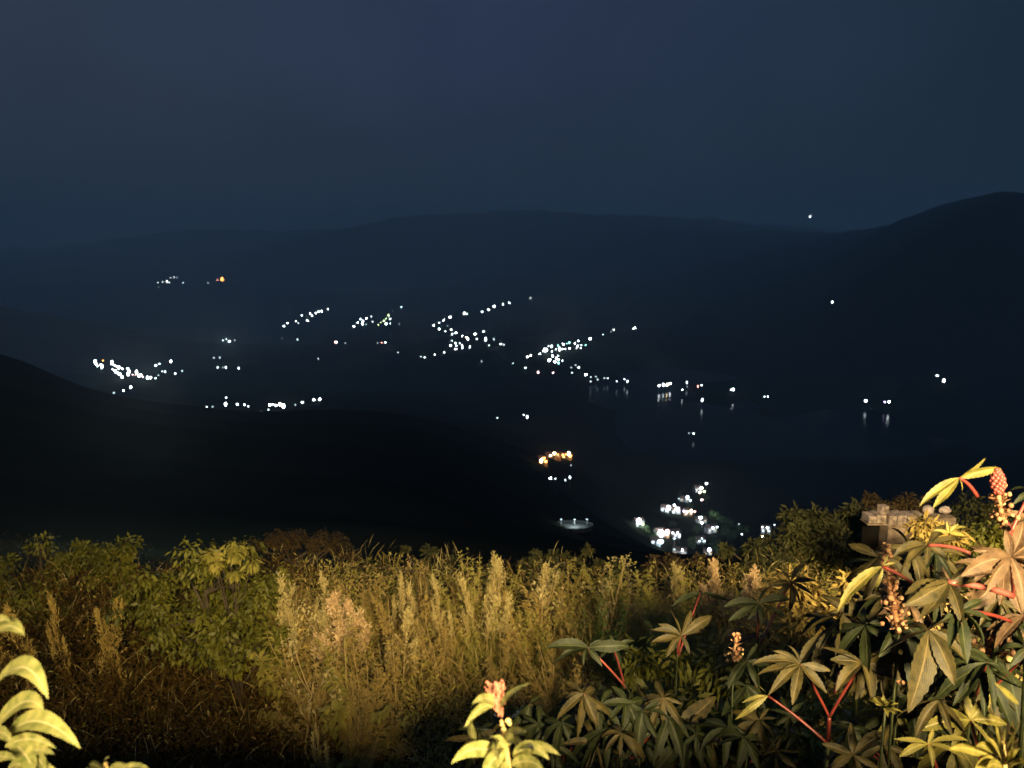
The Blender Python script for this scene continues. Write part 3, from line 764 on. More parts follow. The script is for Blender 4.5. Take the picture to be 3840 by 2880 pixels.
def variant_feather(seed=0, mats=(M_drystem, M_fern), dens=9):
    """feathery weed: upright branches with rows of fine leaflets, 2 m tall"""
    rnd = random.Random(seed)
    root = thing('feathery_weed', 'x', 'weed')
    st = MB(); lv = MB()
    for b in range(dens):
        a = rnd.uniform(0, 6.28); l = rnd.uniform(0.05, 0.42); z0 = rnd.uniform(0.3, 1.1) if b else 0.2
        top = np.array([math.cos(a) * l, math.sin(a) * l, min(2.0, z0 + rnd.uniform(0.6, 0.95))]) if b else np.array([0.02, 0, 2.0])
        p0 = np.array([0, 0, z0]); p1 = (p0 + top) / 2 + np.array([math.cos(a), math.sin(a), 0]) * 0.08
        P = bez(p0, p1, top, 14)
        st.tube(P[::3], np.linspace(0.006, 0.002, len(P[::3])), 4)
        for i in range(2, 14):
            s = (1 - i / 14) * 0.9 + 0.22
            for k in range(5):
                th = rnd.uniform(0, 6.28); ln = rnd.uniform(0.09, 0.17) * s
                d_ = np.array([math.cos(th), math.sin(th), rnd.uniform(0.25, 0.9)]); d_ = nrmz(d_)
                q = P[i] + RG.normal(0, 0.005, 3)
                sd = nrmz(np.cross(d_, UP)) * 0.006
                lv.add([q, q + d_ * ln * 0.5 + sd, q + d_ * ln - UP * ln * 0.12, q + d_ * ln * 0.5 - sd], [(0, 1, 2, 3)], [(0, .5), (.5, 1), (1, .5), (.5, 0)])
                for j in (0.35, 0.6):
                    for sgn in (-1, 1):
                        q2 = q + d_ * ln * j; d2 = nrmz(d_ * 0.6 + sgn * nrmz(np.cross(d_, UP)) * 0.8)
                        sd2 = nrmz(np.cross(d2, UP + 0.1)) * 0.004; l2 = ln * 0.35
                        lv.add([q2, q2 + d2 * l2 * 0.5 + sd2, q2 + d2 * l2, q2 + d2 * l2 * 0.5 - sd2], [(0, 1, 2, 3)], [(0, .5), (.5, 1), (1, .5), (.5, 0)])
    st.tube([(0, 0, 0), (0, 0, 0.8), (0.02, 0, 1.5)], [0.012, 0.009, 0.004], 5)
    st.build('stem', mats[0], root); lv.build('foliage', mats[1], root)
    return root

def variant_leafy(seed=0, mats=(M_drystem, M_weed)):
    """bushy weed with many oval leaves, 2 m tall"""
    rnd = random.Random(seed); root = thing('leafy_weed', 'x', 'weed')
    st = MB(); lv = MB()
    st.tube([(0, 0, 0), (0.03, 0, 1.0), (0, 0.02, 1.9)], [0.013, 0.009, 0.003], 5)
    for b in range(12):
        a = rnd.uniform(0, 6.28); z0 = rnd.uniform(0.2, 1.5); l = rnd.uniform(0.15, 0.4)
        top = np.array([math.cos(a) * l, math.sin(a) * l, min(2.0, z0 + rnd.uniform(0.3, 0.6))]); p0 = np.array([0, 0, z0])
        P = bez(p0, (p0 + top) / 2 + np.array([math.cos(a), math.sin(a), 0]) * 0.06, top, 10)
        st.tube(P[::3], np.linspace(0.005, 0.002, 4), 4)
        for i in range(1, 10):
            for k in range(3):
                th = rnd.uniform(0, 6.28); ln = rnd.uniform(0.05, 0.11)
                d_ = nrmz(np.array([math.cos(th), math.sin(th), rnd.uniform(-0.3, 0.6)]))
                blade(lv, P[i], P[i] + d_ * ln * 0.5 + UP * 0.012, P[i] + d_ * ln - UP * 0.015, ln * 0.22, n=4)
    st.build('stem', mats[0], root); lv.build('foliage', mats[1], root)
    return root

def variant_twig(seed=0, mats=(M_drystem, M_straw)):
    """bare branching stalk with small seed clusters at its tips"""
    rnd = random.Random(seed); root = thing('seeding_stalk', 'x', 'weed'); st = MB(); lv = MB()
    st.tube([(0, 0, 0), (0.03, 0, 0.8), (0.0, 0, 1.5)], [0.012, 0.009, 0.006], 5)
    for b in range(7):
        a = rnd.uniform(0, 6.28); z0 = rnd.uniform(0.9, 1.5); l = rnd.uniform(0.12, 0.38)
        top = np.array([math.cos(a) * l, math.sin(a) * l, min(2.0, z0 + rnd.uniform(0.3, 0.5))]); p0 = np.array([0.01, 0, z0])
        st.tube(bez(p0, (p0 + top) / 2 + np.array([math.cos(a), math.sin(a), 0]) * 0.05, top, 6), np.linspace(0.006, 0.003, 6), 4)
        lv = MB()
        for i in range(26):
            q = top + RG.normal(0, 0.035, 3) * np.array([1, 1, 1.3]) - UP * 0.04
            d_ = nrmz(RG.normal(0, 1, 3) + UP * 0.6)
            blade(lv, q, q + d_ * 0.02, q + d_ * 0.045, 0.009, n=4)
        lv.build('seed_head', mats[1], root)
    st.build('stem', mats[0], root)
    return root

VAR = {
    'plume': [variant_plume(seed=1), variant_plume(seed=2, spikes=5), variant_plume(seed=3, spikes=2, dens=320)],
    'rosy': [variant_plume(seed=4, mats=(M_drystem, M_strawpink, M_dryleaf), spikes=6, dens=420), variant_plume(seed=5, mats=(M_drystem, M_strawpink, M_dryleaf), spikes=4, dens=330)],
    'feather': [variant_feather(seed=6), variant_feather(seed=7, dens=12)],
    'fresh': [variant_feather(seed=8, mats=(M_drystem, M_fresh), dens=11)],
    'drab': [variant_feather(seed=9, mats=(M_drystem, M_dryleaf), dens=10)],
    'leafy': [variant_leafy(seed=10), variant_leafy(seed=11)],
    'dryleafy': [variant_leafy(seed=12, mats=(M_drystem, M_dryleaf))],
    'twig': [variant_twig(seed=13)],
    'dun': [variant_plume(seed=14, mats=(M_brownshade, M_dryleaf, M_brownshade), spikes=4), variant_plume(seed=15, mats=(M_brownshade, M_dryleaf, M_brownshade), spikes=2)],
}
used = set()
GROUPS = {'plume': 'straw coloured plume weeds on the terrace', 'rosy': 'rosy plume weeds on the terrace', 'feather': 'yellow green feathery weeds', 'fresh': 'fresh green weeds',
          'drab': 'brown feathery weeds', 'leafy': 'olive leafy weeds', 'dryleafy': 'dry leafy weeds', 'twig': 'seeding stalks', 'dun': 'dun plume weeds left of the olive bush'}
def place(kind, px, row, y, label, wide=1.0, group=None):
    lst = VAR[kind]; src = lst[random.randrange(len(lst))]
    if src.name in used: o = copy_tree(src)
    else: o = src; used.add(src.name)
    top = at(px, row, y); g = ground(top[0], y)
    s = max(0.5, (top[2] - g) / 2.0)
    o.location = (top[0], y, g - 0.02)
    ws = wide * (0.55 + 0.45 * s) * (0.78 if kind in ('plume', 'rosy', 'dun') else 1.0)
    o.scale = (ws, ws, s)
    o.rotation_euler = (random.uniform(-0.13, 0.13), random.uniform(-0.18, 0.18), random.uniform(0, 6.28))
    tag(o, label, None, group or GROUPS[kind])
    return o

# skyline plants, matched to the photograph one by one
SKY = [
 ('plume', 1035, 2195, 9.7, 'stout straw plume weed at the near end of the plume row beside the leafy bush', 1.5),
 ('plume', 1160, 2095, 9.6, 'tallest pointed straw plume beside the leafy bush', 1.3),
 ('twig', 1225, 2180, 9.4, 'forked pale stalk just right of the tallest pointed plume', 1.0),
 ('plume', 1270, 2110, 9.8, 'narrow straw plume with bent side branches, second from the leafy bush', 1.0),
 ('rosy', 1360, 2165, 9.6, 'widest and palest fluffy seed head, before the brown domed shrub', 1.7),
 ('plume', 1480, 2120, 10.6, 'thin lone plume tip right of the widest fluffy head', 0.8),
 ('plume', 1475, 2225, 9.3, 'soft brownish plume right of and below the widest fluffy head', 1.4),
 ('drab', 1580, 2155, 10.6, 'low brown feathery weed on the level stretch of the skyline', 1.2),
 ('plume', 1712, 2150, 10.0, 'slim upright straw plume standing alone above the brown weeds', 1.0),
 ('plume', 1815, 2120, 10.2, 'bright straw plume under the tangled green weed', 1.1),
 ('drab', 1640, 2140, 11.0, 'low dry feathery weed left of the tangled green weed', 1.1),
 ('feather', 1800, 2040, 11.0, 'tangled thin green weed standing highest at mid skyline', 1.2),
 ('plume', 1872, 2055, 10.6, 'pointed straw plume just right of the tangled green weed', 1.2),
 ('plume', 1955, 2070, 10.8, 'conical straw plume between the tangled weed and the bare forked twig', 1.3),
 ('plume', 1880, 2190, 9.6, 'straw plume with silvery side spikes, below the pointed one', 1.2),
 ('twig', 2060, 2130, 10.2, 'orange brown seeding stalk with dangling dry leaves', 1.5),
 ('twig', 2245, 2070, 10.4, 'bare forked twig with yellow tips leaning over the weeds', 1.3),
 ('fresh', 2235, 2200, 9.4, 'vivid green feathery weed, the greenest of the bank', 1.2),
 ('feather', 2330, 2070, 11.2, 'olive feathery weed below the oval lit yard', 1.4),
 ('feather', 2420, 2085, 11.0, 'yellow green feathery weed with upright tips', 1.5),
 ('feather', 2510, 2112, 10.6, 'bright yellow feathery weed below the cluster of village lights', 1.6),
 ('drab', 2380, 2190, 9.8, 'dull feathery weed among the yellow green ones', 1.5),
 ('plume', 2632, 2120, 10.4, 'ladder like pointed seed head left of the rosy clump', 1.2),
 ('rosy', 2728, 2085, 10.2, 'rosy plume with the highest pointed tip in the right hand clump', 1.3),
 ('rosy', 2775, 2135, 9.8, 'broad rosy plume on the right of the clump, next to the dark shrub', 1.7),
 ('rosy', 2700, 2160, 9.4, 'dense rosy seed head in the middle of the clump behind the star leaf', 1.8),
 ('leafy', 3010, 2110, 10.6, 'olive leafy weed at the foot of the brick pillar', 1.3),
 ('dryleafy', 3230, 2080, 8.6, 'brown leafy weed left of the tall orange flower spike', 1.4),
 ('dryleafy', 3150, 2160, 8.0, 'brown seeding weed before the dark shrub', 1.4),
 ('dryleafy', 3700, 2250, 6.0, 'reddish dry weed behind the tallest castor plant', 1.3),
 ('leafy', 2120, 2080, 12.0, 'dark green sapling tip at the skyline left of the bare twig', 1.4),
 ('leafy', 2200, 2060, 12.2, 'dark green sapling tip behind the bare twig', 1.4),
 ('leafy', 2040, 2110, 12.4, 'dark green sapling at the skyline right of the conical plume', 1.3),
 ('leafy', 1700, 2100, 12.6, 'dark green weed top behind the slim upright plume', 1.3),
]
random.seed(31)
for k_, px, row, y, lb, wd in SKY: place(k_, px, row, y, lb, wd)
# fill individuals of the mid slope
random.seed(12)
place_words = ['near the leafy bush', 'in the brown weeds of the slope', 'at mid slope', 'before the green weeds', 'before the rosy clump', 'behind the castor leaves']
FILL = []
for i in range(135):
    y = random.choice([random.uniform(7.6, 11.6), random.uniform(9.6, 11.8)]); px = random.uniform(960, 3250)
    base_row = 2160 + (11.6 - y) * 62 + random.uniform(-35, 75) - (30 if px > 1700 else 0)
    x_ = px
    kind = random.choices(['plume', 'feather', 'drab', 'dryleafy', 'leafy', 'twig', 'rosy'], [1.6, 4 if px > 1500 else 2, 4, 4, 3, 1, 0.6 if px > 2500 else 0.1])[0]
    seg = place_words[min(5, int((px - 880) / 400))]
    nm = {'plume': 'shorter straw plume weed', 'feather': 'mid height feathery weed', 'drab': 'brown feathery weed', 'dryleafy': 'dry leafy weed', 'leafy': 'olive leafy weed', 'twig': 'pale seeding stalk', 'rosy': 'small rosy plume'}[kind]
    FILL.append((nm, seg, px, place(kind, px, base_row, y, 'weed', random.uniform(0.9, 1.4), group=nm + 's ' + seg)))
_cnt = {}
for nm, seg, px, o in sorted(FILL, key=lambda a: a[2]):
    i = _cnt.get((nm, seg), 0); _cnt[(nm, seg)] = i + 1
    o['label'] = ['first', 'second', 'third', 'fourth', 'fifth', 'sixth', 'seventh', 'eighth', 'ninth', 'tenth', 'eleventh', 'twelfth'][min(i, 11)] + ' ' + nm + ' from the left ' + seg
# pale blurred stalks left of the bush
for i, (px, row, y, wd, lb) in enumerate([(150, 2235, 8.6, 1.3, 'wide pale dry plume, outermost of the four below the dim tree'), (250, 2230, 8.8, 0.7, 'narrow straight pale plume, second below the dim tree'), (350, 2235, 9.0, 0.9, 'slightly bent pale plume, third below the dim tree'), (465, 2250, 9.0, 0.9, 'leaning pale plume nearest the leafy bush')]):
    place('dun', px, row, y, lb, wd)
for i, (px, row, y, lb) in enumerate([(1255, 2690, 6.8, 'lone pale bud stalk standing in the dark weeds near the bottom edge'), (90, 2420, 8.2, 'dry weed left of the pale plumes')]):
    place('dryleafy' if i else 'plume', px, row, y, lb, 0.6)
for lst in VAR.values():
    for o in lst:
        if o.name not in used:
            for ch in list(o.children): bpy.data.objects.remove(ch)
            bpy.data.objects.remove(o)

# undergrowth mass
def mass(name, n, yr, colr, hfun, mats, seed, ln=(0.05, 0.14), wd=(0.006, 0.014), upb=0.5, brown=None):
    rg = np.random.default_rng(seed)
    y = rg.uniform(*yr, n); c = rg.uniform(*colr, n)
    x = (c - 1920) / F * y * 1.06
    g = land_rel(x, y) + EYE
    h = hfun(x, y, rg) * rg.random(n) ** 0.75
    base = np.stack([x, y, g + h], 1)
    d = rg.normal(0, 1, (n, 3)); d[:, 2] = np.abs(d[:, 2]) * 0.8 + upb
    d /= np.linalg.norm(d, axis=1)[:, None]
    l = rg.uniform(*ln, n)[:, None]
    sd = np.cross(d, rg.normal(0, 1, (n, 3))); sd /= np.linalg.norm(sd, axis=1)[:, None]
    w_ = rg.uniform(*wd, n)[:, None]
    V = np.stack([base, base + d * l * 0.45 + sd * w_, base + d * l - np.array([0, 0, 1]) * l * 0.2, base + d * l * 0.45 - sd * w_], 1).reshape(-1, 3)
    me = bpy.data.meshes.new(name)
    me.vertices.add(4 * n); me.vertices.foreach_set('co', V.astype(np.float32).ravel())
    me.loops.add(4 * n); me.loops.foreach_set('vertex_index', np.arange(4 * n, dtype=np.int32))
    me.polygons.add(n); me.polygons.foreach_set('loop_start', (np.arange(n) * 4).astype(np.int32))
    # clumps of one kind of plant
    nn = fbm(x * 1.3 + 50, y * 1.3 + 20, 3) + rg.normal(0, 0.12, n)
    mi = np.clip(((nn + 0.75) / 1.5 * len(mats)).astype(int), 0, len(mats) - 1)
    if brown is not None:  # shade of the left side put into the colour of its weeds
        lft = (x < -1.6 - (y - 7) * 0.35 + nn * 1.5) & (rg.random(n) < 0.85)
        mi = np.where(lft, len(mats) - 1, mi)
    me.polygons.foreach_set('material_index', mi.astype(np.int32))
    me.update(calc_edges=True)
    for m in mats: me.materials.append(m)
    o = bpy.data.objects.new(name, me); COL.objects.link(o)
    tag(o, kind='stuff')
    return o

def h_terrace(x, y, rg):
    b = 1.25 + 0.55 * fbm(x * 0.9, y * 0.9, 3)
    return np.clip(b * np.clip((y - 4.5) / 3.5, 0.35, 1), 0.3, 2.0)
mass('undergrowth', 170000, (5.5, 13.5), (-500, 4200), h_terrace, [M_dryleaf, M_weed, M_fern, M_drystem, M_weed, M_bushleaf, M_dryleaf, M_brownshade], 41, brown=1)
mass('undergrowth', 30000, (6.0, 13.0), (-400, 3600), lambda x, y, rg: h_terrace(x, y, rg) * 1.15, [M_drystem, M_dryleaf, M_straw, M_brownshade], 42, ln=(0.2, 0.5), wd=(0.002, 0.005), upb=1.3, brown=1)
mass('undergrowth', 26000, (13.0, 24.0), (-600, 4300), lambda x, y, rg: 0.9 + 0 * x, [M_darkbush, M_brownbush], 43, ln=(0.08, 0.2), wd=(0.01, 0.03))
mass('undergrowth', 26000, (1.6, 5.6), (-1500, 5200), lambda x, y, rg: 0.5 + 0 * x, [M_darkbush, M_brownbush, M_dryleaf], 44, ln=(0.05, 0.16), wd=(0.005, 0.014))

# ------------------------------------------------------------------ shrubs and trees of the bank
def shrub(label, px, row, y, rxm, rzm, n, mat, leaf=(0.05, 0.12), lw=0.2, clumps=26, seed=1, droop=0.5, name='shrub', trunk=True, ry=None, cat='shrub', group=None):
    rg = np.random.default_rng(seed)
    c = at(px, row, y); g = ground(c[0], y)
    root = thing(name, label, cat, (c[0], y, g), group)
    ry = ry or rxm * 0.8
    cen = []
    for i in range(clumps):
        v_ = rg.normal(0, 1, 3); v_ /= np.linalg.norm(v_); rr = rg.uniform(0.35, 1.15) ** 0.6
        cen.append(c + v_ * np.array([rxm, ry, rzm]) * rr * 0.86)
    cen = np.array(cen)
    k = rg.integers(0, clumps, n)
    sz = rg.uniform(0.10, 0.36, clumps) * min(rxm, rzm * 1.3)
    off = rg.normal(0, 1, (n, 3)); off /= np.linalg.norm(off, axis=1)[:, None] + 1e-9
    off *= (rg.random(n) ** 0.45)[:, None] * np.array([1, 1, 0.8])
    base = cen[k] + off * sz[k][:, None]
    d = off + rg.normal(0, 0.5, (n, 3)); d[:, 2] -= droop; d /= np.linalg.norm(d, axis=1)[:, None] + 1e-9
    l = rg.uniform(*leaf, n)[:, None]
    sd = np.cross(d, rg.normal(0, 1, (n, 3)) + np.array([0, 0, 1.5])); sd /= np.linalg.norm(sd, axis=1)[:, None] + 1e-9
    nn = np.cross(sd, d)
    w_ = l * lw
    mid = base + d * l * 0.45 + nn * l * 0.08
    V = np.stack([base, mid + sd * w_, base + d * l - nn * l * 0.05, mid - sd * w_], 1).reshape(-1, 3)
    mb = MB(); mb.add(V, (np.arange(n)[:, None] * 4 + np.arange(4)[None, :]).tolist(), np.tile([[0, .5], [.5, 1], [1, .5], [.5, 0]], (n, 1)))
    mb.build('crown', mat, root)
    tb = MB(); b0 = np.array([c[0], y, g - 0.1])
    tb.tube(bez(b0, (b0 + c) / 2 + np.array([0.1, 0, 0]), c, 7), np.linspace(0.035, 0.015, 7) * (rxm + 0.3), 7)
    for i in range(min(9, clumps)):
        q = bez(b0, (b0 + c) / 2 + np.array([0.1, 0, 0]), c, 7)[3 + i % 4]
        tb.tube(bez(q, (q + cen[i]) / 2 + np.array([0, 0, 0.1]), cen[i], 6), np.linspace(0.022, 0.006, 6) * (rxm + 0.3), 5)
    tb.build('trunk', M_bark, root)
    return root
shrub('leafy olive bush with drooping leaves, brightest at its top', 770, 2225, 9.6, 1.25, 0.70, 6000, M_bushleaf, (0.05, 0.13), 0.18, 52, 51, name='leafy_bush', cat='bush', droop=0.9)
shrub('bright drooping top of the olive bush rising above the rest', 860, 2085, 9.4, 0.46, 0.28, 700, M_weed, (0.07, 0.14), 0.16, 9, 52, name='leafy_bush', cat='bush', droop=1.1)
shrub('low green bush in shade at the foot of the olive bush', 880, 2400, 9.0, 0.75, 0.45, 1500, M_bushleaf, (0.06, 0.12), 0.22, 22, 53, name='leafy_bush', cat='bush')
shrub('dim rounded tree with small leaves at the left edge behind the pale plumes', 150, 2190, 12.5, 1.7, 0.62, 5200, M_bushleaf, (0.06, 0.12), 0.22, 34, 54, name='small_tree', cat='tree')
shrub('dim tree crown between the left edge tree and the olive bush', 390, 2110, 13.0, 0.75, 0.5, 2200, M_bushleaf, (0.06, 0.12), 0.22, 18, 55, name='small_tree', cat='tree')
shrub('dark brown domed shrub sloping down behind the straw plumes', 1120, 2090, 17.0, 1.5, 0.62, 4200, M_brownbush, (0.05, 0.10), 0.3, 40, 56)
shrub('dark low shrub behind the straw plumes on the skyline', 1560, 2150, 14.5, 1.6, 0.30, 2600, M_darkbush, (0.05, 0.12), 0.25, 26, 57)
shrub('dark low shrub behind the bare forked twig', 2110, 2120, 14.0, 1.3, 0.30, 2400, M_darkbush, (0.05, 0.12), 0.25, 24, 58)
shrub('brown shadowy shrub under the cluster of village lights', 2590, 2160, 14.5, 1.3, 0.36, 2600, M_brownbush, (0.05, 0.12), 0.25, 26, 59)
shrub('dark olive shrub with leaning sprays next to the brick pillar', 3130, 2045, 14.0, 1.15, 0.78, 7500, M_darkbush, (0.08, 0.18), 0.14, 40, 60)
shrub('smaller dark shrub between the rosy plumes and the leaning sprays', 2880, 2110, 13.7, 1.05, 0.52, 4200, M_darkbush, (0.08, 0.16), 0.15, 26, 61)
shrub('brownish shrub growing behind the top of the brick pillar', 3370, 1925, 16.0, 1.0, 0.42, 3000, M_brownbush, (0.06, 0.14), 0.18, 20, 62)
shrub('dark green shrub behind the tallest castor plant', 3680, 2000, 15.0, 1.1, 0.75, 3200, M_darkbush, (0.07, 0.15), 0.18, 26, 63)
shrub('tangled green shrub behind the large bronze leaf', 3600, 2120, 9.5, 0.9, 0.6, 2600, M_bushleaf, (0.06, 0.12), 0.2, 24, 64)

shrub('leafy sprays hanging over the hut wall below the pale stones', 3510, 2015, 8.5, 0.36, 0.27, 1100, M_dryleaf, (0.06, 0.14), 0.13, 14, 65)
shrub('olive leafy thicket between the rosy plumes and the star leaves', 2880, 2380, 6.6, 0.75, 0.42, 1700, M_dryleaf, (0.07, 0.15), 0.13, 20, 66)
shrub('brown leafy thicket left of the tall orange flower spike', 3180, 2250, 6.8, 0.7, 0.42, 1900, M_dryleaf, (0.06, 0.13), 0.15, 20, 67)
shrub('rusty dry thicket below the large bronze leaf at the edge', 3740, 2400, 5.2, 0.5, 0.5, 1500, M_drystem, (0.06, 0.13), 0.15, 16, 68)
shrub('shaded olive thicket under the dark castor leaves at mid bank', 2600, 2640, 5.6, 0.9, 0.38, 2200, M_bushleaf, (0.07, 0.15), 0.14, 24, 69)
shrub('narrow leaved thicket behind the toothed leaf', 3560, 2600, 4.6, 0.55, 0.40, 1700, M_bushleaf, (0.07, 0.15), 0.12, 20, 71)
shrub('narrow leaved thicket behind the yellow green flower head', 3260, 2700, 4.8, 0.55, 0.34, 1500, M_weed, (0.07, 0.15), 0.10, 20, 72)
# ------------------------------------------------------------------ brick pillar and lintel
def brick_ruin():
    d = 12.6
    p0 = at(3332, 2060, d); xL = at(3255, 1940, d)[0]; xP = at(3335, 1940, d)[0]; xR = at(3460, 1940, d)[0]; xPr = at(3425, 1940, d)[0]
    zt = at(3300, 1932, d)[2]; zl = at(3300, 1966, d)[2]; g = ground(p0[0], d)
    t = thing('brick_hut', 'ruined hut corner of pale brick with a dark opening beside its pillar', 'hut', (xP, d, g))
    mb = MB(); mb.box(((xP + xPr) / 2, d + 0.15, (g - 0.2 + zl) / 2), (xPr - xP, 0.3, zl - g + 0.2)); mb.build('pillar', M_plaster, t, smooth=False)
    mb = MB(); rnd = random.Random(4)
    bw = 0.165; x = xL
    while x < xR:
        for row in range(1):
            ww = bw * rnd.uniform(0.85, 1.12)
            mb.box((x + ww / 2, d + 0.13 + rnd.uniform(-0.02, 0.02), (zt + zl) / 2 + 0.004), (ww - rnd.uniform(0.015, 0.035), 0.32 * rnd.uniform(0.8, 1.0), (zt - zl) * rnd.uniform(0.7, 1.0)), rot=rnd.uniform(-0.04, 0.04))
        x += ww
    mb.build('brick_course', M_brick, t, smooth=False)
    mb = MB(); mb.box(((xL + xP) / 2 + 0.08, d + 0.36, (g + zl) / 2 + 0.02), (xP - xL, 0.06, zl - g - 0.05)); mb.build('opening_shade_sheet', M_opening_shade, t, smooth=False)  # dark sheet added as the shade of the opening
    mb = MB(); mb.box(((xL + xR) / 2, d + 0.15, zl - 0.012), (xR - xL - 0.02, 0.28, 0.02)); mb.build('lintel', M_plaster, t, smooth=False)
    for (px, row, w_, h_, lb, mm, rr) in ((3311, 1915, 0.12, 0.14, 'loose upright brick standing on the hut wall near its free end', M_brick, 0.2),
                                      (3482, 1903, 0.19, 0.15, 'rounded pale stone lying on the hut wall', M_stone, 0.3),
                                      (3545, 1908, 0.20, 0.13, 'angular pale stone at the overgrown end of the hut wall', M_stone, 0.6)):
        c = at(px, row, d + 0.1); mb = MB()
        if mm is M_brick: mb.box((c[0], d + 0.1, zt + h_ / 2 + 0.006), (w_, 0.14, h_), rot=rr)
        else:
            z0 = zt + h_ * 0.45
            rg = np.random.default_rng(int(px)); mb.ball((0, 0, 0), 1.0, 8, 6)
            vv = mb.v[0]; vv[:] = vv * (1 + rg.uniform(-0.16, 0.16, (len(vv), 1))) * np.array([w_ / 2, 0.1, h_ / 2]) + np.array([c[0], d + 0.1, z0])
        o = mb.build('loose_brick' if mm is M_brick else 'loose_stone', mm, smooth=False)
        tag(o, lb, 'brick' if mm is M_brick else 'stone')
    # the wall carries on to the right behind the leaves
    mb = MB(); x2 = at(3590, 1940, d)[0]
    mb.box(((xR + x2) / 2, d + 0.15, (g + zt) / 2 - 0.03), (x2 - xR - 0.01, 0.26, zt - g - 0.06)); mb.build('side_wall', M_plaster, t, smooth=False)
brick_ruin()

# ------------------------------------------------------------------ lights in the valley
EM = {
    'w1': emat('lamp_white_soft', (0.95, 0.98, 0.95), 22), 'w2': emat('lamp_white_cool', (0.74, 0.93, 1.0), 14),
    'w': emat('lamp_white', (0.86, 0.95, 1.0), 45), 'd': emat('lamp_dim', (0.72, 0.88, 0.92), 9.0), 'f': emat('lamp_faint', (0.6, 0.78, 0.85), 2.8),
    'o': emat('lamp_orange', (1.0, 0.36, 0.08), 12), 'r': emat('lamp_red', (1.0, 0.32, 0.26), 12), 'p': emat('lamp_pink', (1.0, 0.62, 0.62), 9),
    't': emat('lamp_teal', (0.35, 0.95, 0.85), 7), 'y': emat('lamp_yellow', (1.0, 0.80, 0.45), 32), 'g': emat('lamp_green', (0.75, 1.0, 0.45), 10), 'v': emat('lamp_violet', (0.65, 0.55, 1.0), 6),
}
HUE = {'w': 'white', 'd': 'dim white', 'f': 'faint grey', 'o': 'orange', 'r': 'red', 'p': 'pink', 't': 'teal', 'y': 'yellow', 'g': 'greenish', 'v': 'violet'}
